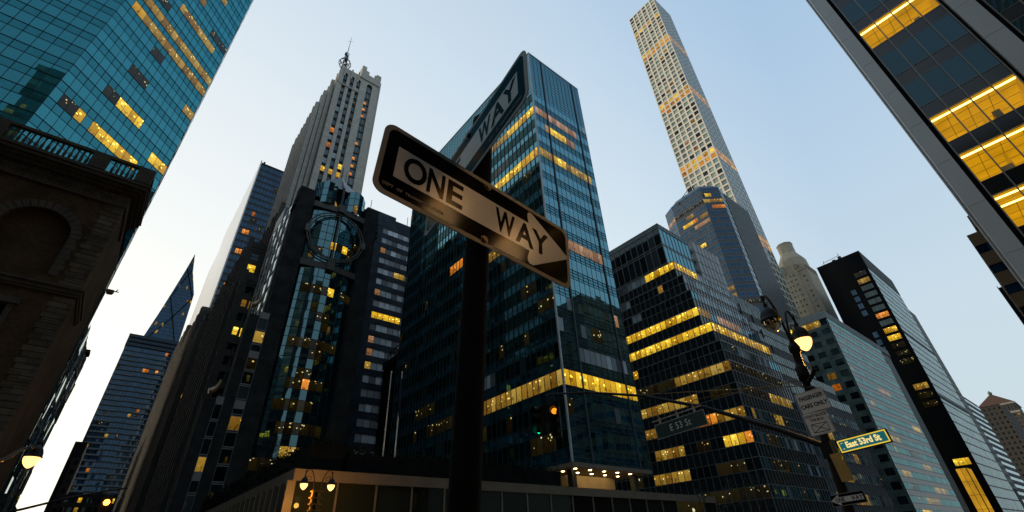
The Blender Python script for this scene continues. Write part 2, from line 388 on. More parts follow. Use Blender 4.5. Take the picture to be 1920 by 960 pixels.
# ------------------------------------------------------------------ setting
M_ASPH = rough_mat('asphalt', (.045, .045, .047), fine=30)
M_CONC = rough_mat('concrete', (.22, .21, .2), fine=20)
M_LINE = rough_mat('road_paint', (.7, .7, .68), fine=20)
g = MB(); g.quad([(-1500, -1500, -.02), (1500, -1500, -.02), (1500, 1500, -.02), (-1500, 1500, -.02)])
tag(g.build('ground', M_CONC), kind='structure')
g = MB(); g.quad([(-36, -600, -.012), (-3.2, -600, -.012), (-3.2, 900, -.012), (-36, 900, -.012)])
tag(g.build('avenue_road', M_ASPH), kind='structure')
g = MB(); g.quad([(-600, -1.6, -.008), (200, -1.6, -.008), (200, 9, -.008), (-600, 9, -.008)])
tag(g.build('street_road', M_ASPH), kind='structure')
def slab(name, x0, y0, x1, y1, h=.13):
    m = MB(); m.box(x0, y0, -.3, x1, y1, h); return tag(m.build(name, M_CONC), kind='structure')
slab('pavement', -41, 9, -36, 90); slab('pavement', -3.2, 9, 60, 90); slab('pavement', -41, -90, -36, -1.6); slab('pavement', -3.2, -90, 60, -1.6)
slab('pavement', -300, 9, -41.02, 12.5); slab('pavement', -300, -5, -41.02, -1.6)
slab('median_kerb', -22, 12, -17.5, 90, .2)
g = MB()
for i in range(11): g.box(-34.5 + i * 2.8, 9.6, -.003, -33.9 + i * 2.8, 12.4, 0.0)
for i in range(9): g.box(-11.2, 16 + i * 8, -.003, -11.05, 19 + i * 8, 0.0); g.box(-28.2, 16 + i * 8, -.003, -28.05, 19 + i * 8, 0.0)
tag(g.build('road_marking', M_LINE), kind='structure')
#@@BUILDINGS

# ---- brick clubhouse on the near corner
CLUB_BRICK = block_mat('brown_brick', (.10, .058, .028), (.06, .045, .03), .22, .075, ms=.008)
CLUB_STONE = block_mat('weathered_limestone', (.13, .105, .07), (.03, .028, .025), .9, .45, ms=.012)
CLUB_TRIM = rough_mat('soot_stained_stone', (.085, .068, .045), var=.35, scale=1.2)
def clubhouse():
    t = thing('clubhouse', (-50, -20, 0), 'dark brown brick clubhouse with an arched panel, stone quoins and roof balustrade', 'building')
    X = -41.5; YN = -5.2; XW = -54; XC = -47
    F = Fr((X, -45), (X, YN)); U = lambda n: n + 45
    w = MB(); cn = -9.15; r = 1.9; zs = 22.95; rec = .45
    def wq(n0, z0, n1, z1): w.quad([F.P(U(n0), z0), F.P(U(n1), z0), F.P(U(n1), z1), F.P(U(n0), z1)])
    # east wall with two arched recesses and upper windows cut out of it
    arches = [cn, cn - 6.2, cn - 12.4, cn - 18.6]
    edges = [-45] + sorted(sum(([a - r, a + r] for a in arches), [])) + [YN]
    for a, b in zip(edges[0::2], edges[1::2]): wq(a, 0, b, 28)
    for a in arches:
        wq(a - r, 18.6, a + r, 19.8); wq(a - r, 0, a + r, 12.2)
        seg = 14; pts = [(a + r * math.cos(math.pi * (1 - i / seg)), zs + r * math.sin(math.pi * (1 - i / seg))) for i in range(seg + 1)]
        for (n0, z0), (n1, z1) in zip(pts, pts[1:]):
            w.quad([F.P(U(n0), z0), F.P(U(n1), z1), F.P(U(n1), 28), F.P(U(n0), 28)])
            w.quad([F.P(U(n0), z0, -rec), F.P(U(n1), z1, -rec), F.P(U(n1), z1), F.P(U(n0), z0)])
        for n_ in (a - r, a + r): w.quad([F.P(U(n_), 19.8), F.P(U(n_), 19.8, -rec), F.P(U(n_), zs, -rec), F.P(U(n_), zs)])
        pw = MB(); pw.quad([F.P(U(a - r), 19.8, -rec), F.P(U(a + r), 19.8, -rec), F.P(U(a + r), 25, -rec), F.P(U(a - r), 25, -rec)])
        pw.build('arch_panel', CLUB_BRICK, t)
        v = MB(); nv = 17
        for i in range(nv):
            a0 = math.pi * i / nv + .012; a1 = math.pi * (i + 1) / nv - .012; ro = r + .62
            P4 = [(a + r * math.cos(a0), zs + r * math.sin(a0)), (a + ro * math.cos(a0), zs + ro * math.sin(a0)), (a + ro * math.cos(a1), zs + ro * math.sin(a1)), (a + r * math.cos(a1), zs + r * math.sin(a1))]
            f = [F.P(U(n), z, .05) for n, z in P4]; bk = [F.P(U(n), z, -.02) for n, z in P4]
            v.quad(f)
            for q in range(4): v.quad([bk[q], bk[(q + 1) % 4], f[(q + 1) % 4], f[q]])
        for sgn in (-1, 1):
            for i in range(7):
                z0 = 19.85 + i * .445; L = .62 if i % 2 else .5
                n0, n1 = (a + r, a + r + L) if sgn > 0 else (a - r - L, a - r)
                v.box(U(n0), -.05, z0, U(n1), .02, z0 + .42, 0, F.fr())
        v.build('arch_surround', CLUB_TRIM, t)
        # window below the belt course
        ww = .95
        wq(a - r, 12.2, a - ww, 18.6); wq(a + ww, 12.2, a + r, 18.6); wq(a - ww, 17.2, a + ww, 18.6)
        for n_ in (a - ww, a + ww): w.quad([F.P(U(n_), 12.2), F.P(U(n_), 12.2, -.5), F.P(U(n_), 17.2, -.5), F.P(U(n_), 17.2)])
        w.quad([F.P(U(a - ww), 17.2), F.P(U(a + ww), 17.2), F.P(U(a + ww), 17.2, -.5), F.P(U(a - ww), 17.2, -.5)])
        q = MB(); q.quad([F.P(U(a - ww), 12.2, -.45), F.P(U(a + ww), 12.2, -.45), F.P(U(a + ww), 17.2, -.45), F.P(U(a - ww), 17.2, -.45)], 0, [(0, 0), (1, 0), (1, 1), (0, 1)])
        q.build('window', G_BLACK, t)
        fr = MB(); fr.box(U(a - ww - .3), -.09, 12, U(a - ww), .02, 17.3, 0, F.fr()); fr.box(U(a + ww), -.09, 12, U(a + ww + .3), .02, 17.3, 0, F.fr())
        fr.box(U(a - ww - .5), -.22, 17.3, U(a + ww + .5), .02, 17.75, 0, F.fr()); fr.build('window_surround', CLUB_TRIM, t)
    # north wall facing the cross street, west wall, roof
    w.quad([(X, YN, 0), (XW, YN, 0), (XW, YN, 28), (X, YN, 28)])
    w.quad([(XW, YN, 0), (XW, -45, 0), (XW, -45, 28), (XW, YN, 28)])
    w.quad([(X, -45, 29), (X, YN, 29), (XW, YN, 29), (XW, -45, 29)])
    w.build('brick_wall', CLUB_BRICK, t)
    qn = MB()
    for i in range(52):
        z0 = 6 + i * .4
        if 18.5 < z0 + .2 < 19.4 or z0 > 26.6: continue
        L = 1.25 if i % 2 else 1.1
        qn.box(U(YN - L), -.05, z0 + .03, U(YN) + .05, .05, z0 + .39, 0, F.fr())
    qn.build('quoins', CLUB_STONE, t)
    Z = [(18.55, 18.75, .12), (18.75, 19.05, .2), (19.05, 19.2, .3), (26.75, 26.9, .12), (28.0, 28.25, .35), (28.25, 28.5, .6), (28.5, 28.8, .85), (28.8, 28.95, .95)]
    def band(name, rows, mat=CLUB_TRIM):
        m = MB()
        for z0, z1, p in rows:
            m.box(XC, -45, z0, X + p, YN + p, z1)
        m.build(name, mat, t)
    band('belt_course', Z[:3]); band('frieze_moulding', [(26.75, 26.95, .15)]); band('cornice', Z[4:])
    fz = MB(); fz.box(XC, -45, 26.95, X + .06, YN + .06, 28.0); fz.build('frieze', block_mat('carved_frieze', (.11, .09, .065), (.03, .025, .02), .35, .25), t)
    d = MB()
    for i in range(88): d.box(X + .35, YN - .2 - i * .45, 28.27, X + .58, YN - i * .45 + .02, 28.48)
    for i in range(12): d.box(X - i * .45 - .2, YN + .35, 28.27, X - i * .45, YN + .58, 28.48)
    d.build('dentils', CLUB_TRIM, t)
    b = MB(); xo = X + .75; yo = YN + .75
    b.box(xo - .3, -45, 28.96, xo, yo, 29.2); b.box(xo - .32, -45, 30.5, xo + .03, yo + .03, 30.75)
    b.box(XC, yo - .3, 28.96, xo - .31, yo, 29.2); b.box(XC, yo - .32, 30.5, xo - .33, yo + .03, 30.75)
    y = yo - .3; piers = []
    while y > -44:
        piers.append(y); b.box(xo - .36, y - .75, 29.2, xo + .05, y + .34, 30.5); y -= 6.0 if y < yo - 1 else 3.0
    prof = [(.05, 0), (.09, .15), (.11, .4), (.06, .75), (.05, .9), (.09, 1.25), (.09, 1.3)]
    y = yo - .6
    while y > -26:
        if not any(p - .85 < y < p + .45 for p in piers): b.lathe(prof, (xo - .15, y, 29.2), seg=8)
        y -= .33
    xx = xo - .8
    while xx > XC: b.lathe(prof, (xx, yo - .15, 29.2), seg=6); xx -= .4
    b.build('balustrade', CLUB_TRIM, t)
    return t
clubhouse()
fl = thing('floodlight', (-53.6, -4.3, 24.8), 'small floodlight on a bracket sticking out over the cross street beside the clubhouse', 'floodlight')
m = MB(); m.tube([(-53.6, -5.3, 24.9), (-53.6, -4.05, 24.98)], .05); m.tube([(-53.6, -4.3, 24.95), (-53.6, -4.2, 25.25)], .04); m.build('bracket', M_MULL, fl)
m = MB(); m.prism([(-53.9, -4.9), (-53.3, -4.9), (-53.35, -4.5), (-53.85, -4.5)], 24.65, 24.92, 0, [(-54.0, -5.0), (-53.2, -5.0), (-53.2, -4.4), (-54.0, -4.4)]); m.build('lamp_head', rough_mat('painted_brass', (.22, .15, .06)), fl)

# ---- teal glass tower behind it
def teal_tower():
    t = thing('glass_tower', (-100, -30, 0), 'tall teal glass tower with diagonal corner rising behind the brick clubhouse', 'skyscraper')
    P0 = (-90, -8.6); a = 14.9; P1 = (-90 + a, -8.6 - a); P2 = (P1[0] + 4, P1[1] - 1.5); z1 = 174
    W = Wins(); sk = SK(); pm = pset(G_TEAL); nf = 43; z0 = 6.1; z1 = 6.1 + 43 * 3.86; fh = 3.86
    K = lambda z: int((z - z0 - .4) / fh)
    L = {}
    def add(z, b0, b1, mi): L.setdefault(K(z), []).append((b0, b1, mi))
    # bays counted from the south fold (u=0) to the north-west corner
    add(62, 3, 4, 1); add(62, 5, 8, 1); add(62, 8, 10, 1); add(62, 10, 12, 1); add(62, 1, 3, 3)
    add(70, 4, 6, 3); add(70, 6, 10, 1); add(66.8, 13, 16, 1); add(89.5, 1, 3, 1); add(89.5, 3, 16, 2); add(93.2, 1, 16, 2)
    add(85.5, 6, 8, 3); add(78, 5, 8, 3); add(97, 2, 5, 3); add(101, 6, 14, 2); add(104.8, 12, 16, 3); add(109, 3, 9, 2); add(117, 4, 12, 2); add(81.5, 14, 16, 2)
    facade(W, sk, P1, P0, z0, z1, nf, 16, pm, sp=.42, mull=.05, dep=.03, tr=.06, lit=L, pl=.004, seed=1, kinds=(3,), name='window_band', pale=.0)
    facade(W, sk, (P1[0], P1[1] - 34), P1, z0, z1, nf, 20, pm, sp=.42, mull=.05, dep=.05, tr=.07, pl=.01, kinds=(3,), seed=2)
    facade(W, sk, P0, (-93, -8.6), z0, z1, nf, 8, pset(G_SKY), sp=.12, mull=.02, dep=.0, tr=0, pl=.0, seed=3, tilt=.02)
    c = MB(); q = .12; c.prism([(-93, -60), (P1[0] - q, -60), (P1[0] - q, P1[1]), (P0[0] - q, P0[1] - q), (-93, -8.7)], 0, z1 + 1); c.build('wall', M_CORE, t)
    finish(t, W, sk, glass_mat('teal_spandrel_glass', (.003, .05, .06), (.16, .72, .84), 3.0, wave=.03), rough_mat('dark_teal_mullion', (.01, .035, .04), rough=.5))
teal_tower()

# ---- rest of the south side of the cross street
def south_row():
    t = thing('glass_office', (-109, -20, 0), 'low glass office wedged past the clubhouse with a wavy pale reflecting street wall', 'building')
    W = Wins(); sk = SK(); facade(W, sk, (-93.1, -8.6), (-115, -8.6), 3, 36, 9, 10, pset(G_SKY), sp=.06, mull=.02, dep=.0, tr=0, pl=.0, seed=4, tilt=.10)
    core(t, [(-115, -40, 0, -93.2, -8.6, 36.2)]); finish(t, W, sk, M_ALU, M_ALU)
    t = thing('stone_office', (-140, -20, 0), 'dark narrow stone office farthest down the south side of the cross street', 'building')
    W = Wins(); sk = SK(); punched(W, sk, (-115.3, -9.1), (-121, -9.1), 4, 39, 9, 2, 1.6, 2.2, pset(G_DARK) + [M_MULL], pl=.06, seed=6)
    core(t, [(-121, -45, 0, -115.2, -9.1, 39.8), (-136, -45, 0, -121, -9.2, 14)], inset=.4); m = MB(); m.box(-118, -45, 38.6, -115.2, -8.7, 39.2); m.box(-121, -45, 12, -115.2, -8.9, 12.5); m.build('cornice', CLUB_TRIM, t)
    finish(t, W, sk, wam=rough_mat('sooty_stone', (.07, .065, .055)))
south_row()

# ---- needle tower and condominium far down the street
def needle():
    t = thing('needle_tower', (-585, 8, 0), 'slender blue glass tower ending in a slanted sharp point far down the street', 'skyscraper')
    W = Wins(); E0 = -573
    b = [(-605, -9.5), (E0, -9.5), (E0, 22), (-605, 22)]
    # tapering facets: three prisms leaning to one tip
    lv = [(0, -9.5, 22), (208, -9.5, 22), (238, -4.8, 20.8), (270, -.4, 19.2), (298, 3.2, 10.2), (321, 5.6, 5.8)]
    gm = MB(); mu = MB(); br = MB()
    for (z0, s0, n0), (z1, s1, n1) in zip(lv, lv[1:]):
        e0 = E0 - (z0 > 208) * (z0 - 208) * .05; e1 = E0 - (z1 > 208) * (z1 - 208) * .05
        A, B_, C_, D_ = (e0, s0), (e0, n0), (e1, s1), (e1, n1)
        nh = max(1, int((z1 - z0) / 4)); 
        for k in range(nh):
            f0 = k / nh; f1 = (k + 1) / nh; za = z0 + (z1 - z0) * f0; zb = z0 + (z1 - z0) * f1
            sa = s0 + (s1 - s0) * f0; sb = s0 + (s1 - s0) * f1; na = n0 + (n1 - n0) * f0; nb_ = n0 + (n1 - n0) * f1
            ea = e0 + (e1 - e0) * f0; eb = e0 + (e1 - e0) * f1
            if za < 150: continue
            row = MB(); nn = 14
            for i in range(nn):
                g0 = i / nn; g1 = (i + 1) / nn
                mi = 2 if random.random() < .02 else 0
                row.quad([(ea, sa + (na - sa) * g0, za), (ea, sa + (na - sa) * g1, za), (eb, sb + (nb_ - sb) * g1, zb), (eb, sb + (nb_ - sb) * g0, zb)], mi, [(i, k + z0), (i + 1, k + z0), (i + 1, k + z0 + 1), (i, k + z0 + 1)])
                if i: mu.tube([(ea + .1, sa + (na - sa) * g0, za), (eb + .1, sb + (nb_ - sb) * g0, zb)], .09, 4, cap=False)
            mu.tube([(ea + .1, sa, za), (ea + .1, na, za)], .14, 4, cap=False)
            row.quad([(ea - 25, sa, za), (ea, sa, za), (eb, sb, zb), (eb - 25 * (1 if zb < 300 else .4), sb, zb)], 0)
            W.add(row, 'window_band', pset(G_BLUE), (ea, 0, za))
    for p, q in (((208, -7), (238, 8)), ((238, 8), (208, 19)), ((238, 8), (262, -1)), ((238, 8), (265, 19)), ((262, 0), (300, 9)), ((265, 19), (300, 4))):
        e = lambda z: E0 + .5 - max(0, z - 208) * .05
        br.tube([(e(p[0]), p[1], p[0]), (e(q[0]), q[1], q[0])], .45, 6)
    W.finish(t); mu.build('mullion_grid', M_MULL, t); br.build('diagonal_bracing', M_BLK, t)
    c = MB(); c.box(-600, -9, 0, E0 - .5, 21.5, 150); c.build('wall', M_CORE, t)
needle()
def condo():
    t = thing('condominium_tower', (-460, 0, 0), 'dark blue residential tower with rows of balconies below the pointed glass tower', 'skyscraper')
    W = Wins(); sk = SK(); L = {36: [(8, 10, 4), (12, 13, 4)], 27: [(9, 10, 2), (11, 12, 3)], 23: [(5, 6, 2)], 21: [(1, 2, 2)], 17: [(4, 5, 4)], 12: [(7, 8, 4), (8, 9, 1)], 14: [(2, 3, 3)]}
    facade(W, sk, (-450, -15.5), (-450, 17.5), 0, 156, 41, 16, pset(G_BLUE), sp=.25, mull=.25, dep=.15, tr=.2, lit=L, pl=.02, kinds=(3, 3, 4), seed=7, tilt=.02)
    facade(W, sk, (-480, -15.5), (-450, -15.5), 0, 156, 41, 12, pset(G_BLUE), sp=.25, mull=.25, pl=.0, seed=8)
    core(t, [(-480, -15.5, 0, -450, 17.5, 156.5)])
    m = MB()
    for z in (157, 160.5, 164): m.box(-480.5, -16, z, -449.5, 18, z + 2.4)
    m.build('roof_louvres', rough_mat('blue_grey_louvre', (.03, .05, .07)), t)
    BALC = rough_mat('balcony_concrete', (.09, .11, .125))
    for k in range(3, 40):
        z = k * 3.805 + .3
        for y0, y1 in ((-14.5, -3.5), (4.5, 15.5)): b = MB(); b.box(-450, y0, z, -448.6, y1, z + .95); b.build('balcony', BALC, t)
    finish(t, W, sk, rough_mat('blue_panel', (.02, .035, .05)), M_MULL)
    t = thing('stone_apartment_block', (-310, -14, 0), 'dim stone apartment block stepping up beside the foot of the blue residential tower', 'building')
    W = Wins(); sk = SK()
    punched(W, sk, (-290, -8), (-290, 10), 0, 34, 9, 8, 1.3, 1.9, pset(G_DARK) + [M_MULL], pl=.05, seed=9)
    punched(W, sk, (-300, -11), (-300, -8), 0, 50, 13, 1, 1.3, 1.9, pset(G_DARK) + [M_MULL], pl=.05, seed=10)
    core(t, [(-320, -8, 0, -290, 10, 34.4), (-330, -11, 0, -300, -7.7, 50.5), (-335, -13.4, 0, -305, -8, 58)], inset=.4); finish(t, W, sk, wam=rough_mat('brownstone', (.06, .055, .05)))
condo()

# ---- tall slab with a white end wall
def white_slab():
    t = thing('office_slab', (-270, 30, 0), 'dark glass office slab with a smooth white end wall behind the stone setbacks', 'skyscraper')
    W = Wins(); sk = SK()
    L = {36: [(2, 4, 3)], 34: [(1, 3, 4)], 31: [(1, 5, 4), (5, 8, 4)], 28: [(4, 5, 1)], 26: [(1, 3, 4), (4, 6, 3)], 22: [(0, 2, 1), (3, 5, 1)], 20: [(0, 2, 1)]}
    facade(W, sk, (-240, 16.2), (-240, 37), 10, 203, 46, 12, pset(G_BLUE), sp=.3, mull=.2, dep=.2, tr=.12, lit=L, pl=.05, kinds=(3, 3, 4), seed=11)
    finish(t, W, sk, M_DARKP, M_MULL)
    c = MB(); c.box(-300, 16.1, 0, -240.2, 37, 205); c.build('wall', M_CORE, t)
    e = MB(); e.box(-330, 15.5, 0, -239.6, 16.1, 206); e.box(-360, 15.5, 0, -330, 16.1, 190); e.build('end_wall', rough_mat('white_marble', (.8, .8, .8), var=.04, rough=.22, spec=.8), t)
    r = MB(); r.box(-262, 17, 205, -258, 19, 208); r.box(-242, 17, 205, -240.5, 18, 206.5); r.build('roof_housing', M_BLK, t)
white_slab()

# ---- stone setback tower
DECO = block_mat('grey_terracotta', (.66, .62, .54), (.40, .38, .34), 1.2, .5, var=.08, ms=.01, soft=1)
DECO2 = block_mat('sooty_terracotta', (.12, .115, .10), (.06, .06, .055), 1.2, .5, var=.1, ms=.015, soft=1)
def deco():
    t = thing('stone_tower', (-140, 30, 0), 'slim grey stone tower with narrow window columns and a mast on its roof', 'skyscraper')
    W = Wins(); X = -120.8; wl = MB(); sp = MB()
    F = Fr((X, 22.8), (X, 38.0))
    cols = [(1.35, 2.75), (3.95, 5.35), (6.55, 7.95), (10.5, 12.7)]
    z0 = 20; fh = 3.72; nf = 37; zt = z0 + nf * fh     # 157.6
    ed = [0] + [c for q in cols for c in q] + [15.2]
    for a, b in zip(ed[0::2], ed[1::2]):
        wl.quad([F.P(a, 0), F.P(b, 0), F.P(b, 170 if a > 7.9 else 165), F.P(a, 170 if a > 7.9 else 165)])
    pm = pset(G_GREY) + [M_MULL]
    litz = {(0, 27): 4, (0, 24): 1, (1, 24): 1, (2, 25): 1, (2, 24): 1, (2, 22): 0, (0, 29): 4, (2, 20): 1, (2, 34): 3}
    for ci, (a, b) in enumerate(cols):
        rec = -.7
        wl.quad([F.P(a, 0), F.P(a, 0, rec), F.P(a, 165, rec), F.P(a, 165)]); wl.quad([F.P(b, 0, rec), F.P(b, 0), F.P(b, 165), F.P(b, 165, rec)])
        for k in range(nf + 1):
            z = z0 + k * fh; zs = z + (1.55 if ci < 3 else .9)
            sp.quad([F.P(a, z, rec), F.P(b, z, rec), F.P(b, zs, rec), F.P(a, zs, rec)])
            if ci == 3: mi = 4 if (14 < k < 36 and random.random() < .42) else 0
            else:
                mi = litz.get((ci, k), 3 if random.random() < .03 else (5 if random.random() < .35 else 0))
            q = MB(); zm = (zs + z + fh) / 2
            for i, (u0, u1, zz0, zz1) in enumerate(((a, b, zs, zm - .04), (a, b, zm + .04, z + fh))):
                hl = mi if not (ci == 3 and i) else 0
                if ci == 3:
                    q.quad([F.P(u0, zz0, rec), F.P((u0 + u1) / 2, zz0, rec), F.P((u0 + u1) / 2, zz1, rec), F.P(u0, zz1, rec)], hl, [(ci, k), (ci + 1, k), (ci + 1, k + 1), (ci, k + 1)])
                    q.quad([F.P((u0 + u1) / 2 + .1, zz0, rec), F.P(u1, zz0, rec), F.P(u1, zz1, rec), F.P((u0 + u1) / 2 + .1, zz1, rec)], 0, [(ci + 9, k), (ci + 10, k), (ci + 10, k + 1), (ci + 9, k + 1)])
                else: q.quad([F.P(u0, zz0, rec + i * .05), F.P(u1, zz0, rec + i * .05), F.P(u1, zz1, rec + i * .05), F.P(u0, zz1, rec + i * .05)], hl, [(ci, k + i * .5), (ci + 1, k + i * .5), (ci + 1, k + i * .5 + .5), (ci, k + i * .5 + .5)])
            W.add(q, 'window', pm, F.P(a, z))
        # arched head over the top window
        top = z0 + (nf + 1) * fh; r_ = (b - a) / 2; mid = (a + b) / 2; pts = [(mid - r_ * math.cos(math.pi * i / 8), top + r_ * math.sin(math.pi * i / 8) * 1.2) for i in range(9)]
        for (u0, y0), (u1, y1) in zip(pts, pts[1:]): wl.quad([F.P(u0, y0), F.P(u1, y1), F.P(u1, 165), F.P(u0, 165)])
        W.add((lambda q: (q.quad([F.P(a, top, rec), F.P(b, top, rec), F.P(b, top + r_ * 1.2, rec), F.P(a, top + r_ * 1.2, rec)], 0), q)[1])(MB()), 'window', pm, F.P(a, top))
    # south side: tall ribs stepping down towards the street
    def ribs(yf, xw, xe, zt, n, seed):
        FS = Fr((xw, yf), (xe, yf)); bw = FS.W / n
        wl.quad([FS.P(0, 0, -.6), FS.P(FS.W, 0, -.6), FS.P(FS.W, zt - 2, -.6), FS.P(0, zt - 2, -.6)])
        for i in range(n + 1):
            h = zt - (0 if i % 2 else .8); wl.box(i * bw - .55, -.55, 0, i * bw + .55, .65, h, 0, FS.fr())
        for i in range(n):
            for k in range(int(zt / 3.72) - 1):
                if k * 3.72 < 30: continue
                sp.quad([FS.P(i * bw + .45, k * 3.72, -.5), FS.P((i + 1) * bw - .45, k * 3.72, -.5), FS.P((i + 1) * bw - .45, k * 3.72 + 1.9, -.5), FS.P(i * bw + .45, k * 3.72 + 1.9, -.5)])
    ribs(22.8, -150, -121.2, 163, 10, 1); ribs(21.3, -150, -123.2, 157, 9, 2); ribs(19.9, -150, -124.0, 151, 8, 3); ribs(18.5, -150, -124.6, 144, 8, 4)
    wl.box(-150, 18.6, 0, -125.2, 23, 143); wl.box(-150, 20, 0, -124.5, 23, 150); wl.box(-150, 21.4, 0, -123.7, 23, 156)
    for y0, h in ((22.2, 157.5), (24.0, 166.3), (26.6, 165.6), (29.2, 166.4)): wl.box(X - .6, y0, 155 if y0 < 23 else 160, X + .35, y0 + .55, h)
    wl.box(X - .25, 22.8, 154.6, X + .3, 30.4, 155.2)
    # pinnacled block at the north end
    for y0, y1, h in ((30.2, 31.9, 171.5), (31.9, 33.2, 169), (33.2, 36.2, 167.5), (36.2, 38.2, 170.5)):
        wl.box(X - 3, y0, 164, X + .45, y1, h)
    wl.box(X - 1.5, 38.0, 0, X - .6, 38.9, 168)
    wl.box(-150, 23.3, 0, X - .71, 38, 164.5)
    wl.box(X - .7, 22.82, 164.6, X - .02, 37.98, 164.9)
    wl.build('terracotta_wall', DECO, t); sp.build('spandrel', rough_mat('dark_green_spandrel', (.02, .025, .022)), t); W.finish(t)
    m = MB(); ax, ay = -123.5, 23.9
    for dx, dy in ((-1, -1), (1, -1), (1, 1), (-1, 1)): m.tube([(ax + dx * 1.0, ay + dy * 1.0, 164.5), (ax + dx * .5, ay + dy * .5, 172), (ax + dx * .35, ay + dy * .35, 177)], .13, 6)
    for z in (166, 168, 174.5, 176.8):
        m.tube([(ax - .8, ay - .8, z), (ax + .8, ay - .8, z), (ax + .8, ay + .8, z), (ax - .8, ay + .8, z), (ax - .8, ay - .8, z)], .08, 5)
    for z, r_ in ((169, 1.8), (170.4, 2.3), (171.8, 1.8)):
        m.tube([(ax + r_ * math.cos(i * math.pi / 10), ay + r_ * math.sin(i * math.pi / 10), z) for i in range(21)], .13, 5)
    for i in range(10):
        a = i * math.pi / 5; m.tube([(ax + 1.8 * math.cos(a), ay + 1.8 * math.sin(a), 169), (ax + 2.3 * math.cos(a), ay + 2.3 * math.sin(a), 170.4), (ax + 1.8 * math.cos(a), ay + 1.8 * math.sin(a), 171.8)], .08, 5)
        m.tube([(ax + 1.8 * math.cos(a), ay + 1.8 * math.sin(a), 170), (ax, ay, 170)], .07, 4)
    m.box(ax - .6, ay - .6, 172.5, ax + .6, ay + .6, 173.2); m.box(ax - .9, ay + .3, 169.2, ax - .2, ay + 1.1, 171.2); m.box(ax + .4, ay - 1, 175, ax + .9, ay - .2, 176.4)
    m.tube([(ax, ay, 172), (ax, ay, 180), (ax, ay, 189)], [.2, .13, .06], 6); m.tube([(ax - .6, ay - .9, 186), (ax + .6, ay + .9, 186)], .05, 4)
    m.build('radio_mast', M_MULL, t)
    # lower setback masses
    t = thing('stone_setback_building', (-145, 25, 0), 'sooty stone building with ribbed piers stepping up below the slim stone tower', 'building')
    W = Wins(); sk = SK()
    def mass(xw, xe, ys, yn, z, seed, nf=6):
        FS = Fr((xw, ys), (xe, ys)); n = int(FS.W / 4.2); bw = FS.W / n; wb = sk['wall']
        wb.box(xw, ys + .6, 0, xe, yn, z)
        for i in range(n + 1): wb.box(i * bw - .55, -.55, 0, i * bw + .55, .65, z + (1.6 if i % 2 else .3), 0, FS.fr())
        for i in range(n * 1):
            for k in range(int(z / 3.7)):
                zz = k * 3.7
                if zz < 12: continue
                sk['spandrel'].quad([FS.P(i * bw + .55, zz, -.3), FS.P((i + 1) * bw - .55, zz, -.3), FS.P((i + 1) * bw - .55, zz + 2.9, -.3), FS.P(i * bw + .55, zz + 2.9, -.3)])
        wb.box(xe - .3, ys - .05, z - 1.2, xe + .12, yn, z + .6)
        punched(W, sk, (xe + .45, ys + .1), (xe + .45, ys + 4.1), 8, z - 2.4, int((z - 10) / 3.7), 1, 1.9, 2.3, pset(G_DARK) + [M_MULL], seed=400 + seed, pl=.14, kinds=(1, 2, 3), reveal=.3)
        wb.box(xe, ys + .1, 8, xe + .10, ys + 4.1, z - 2.4)
        for zz in (z - 2.4, z * .72, z * .45): wb.box(xe, ys - .1, zz, xe + .6, ys + 4.2, zz + .5)
    mass(-160, -121, 16.8, 45, 91, 1); mass(-163, -125, 12.2, 45, 79, 2); mass(-158, -120, 12.8, 45, 66, 3)
    L = {17: [(0, 1, -1)]}
    punched(W, sk, (-119.8, 13.2), (-119.8, 15.6), 4, 64, 16, 1, 1.3, 2.1, pset(G_DARK) + [M_MULL], seed=13, pl=.05)
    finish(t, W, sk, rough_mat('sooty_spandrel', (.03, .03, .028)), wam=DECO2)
    t = thing('terraced_stone_building', (-230, 25, 0), 'long dark stone building with vertical ribs stepping down towards the far street corner', 'building')
    W = Wins(); sk = SK()
    mass(-215, -187, 12, 40, 79, 4); mass(-285, -215, 12, 40, 97, 5); mass(-330, -285, 12.4, 40, 116, 6); mass(-214, -183.5, 16, 40, 96, 7)
    L = {16: [(1, 2, 1)], 15: [(2, 3, 3)]}
    punched(W, sk, (-186.8, 12.2), (-186.8, 22), 3, 75, 18, 3, 1.9, 2.5, pset(G_DARK) + [M_MULL], lit={15: [(1, 2, 1)]}, seed=14, pl=.03)
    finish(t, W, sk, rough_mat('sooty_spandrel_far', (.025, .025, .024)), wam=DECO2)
deco()

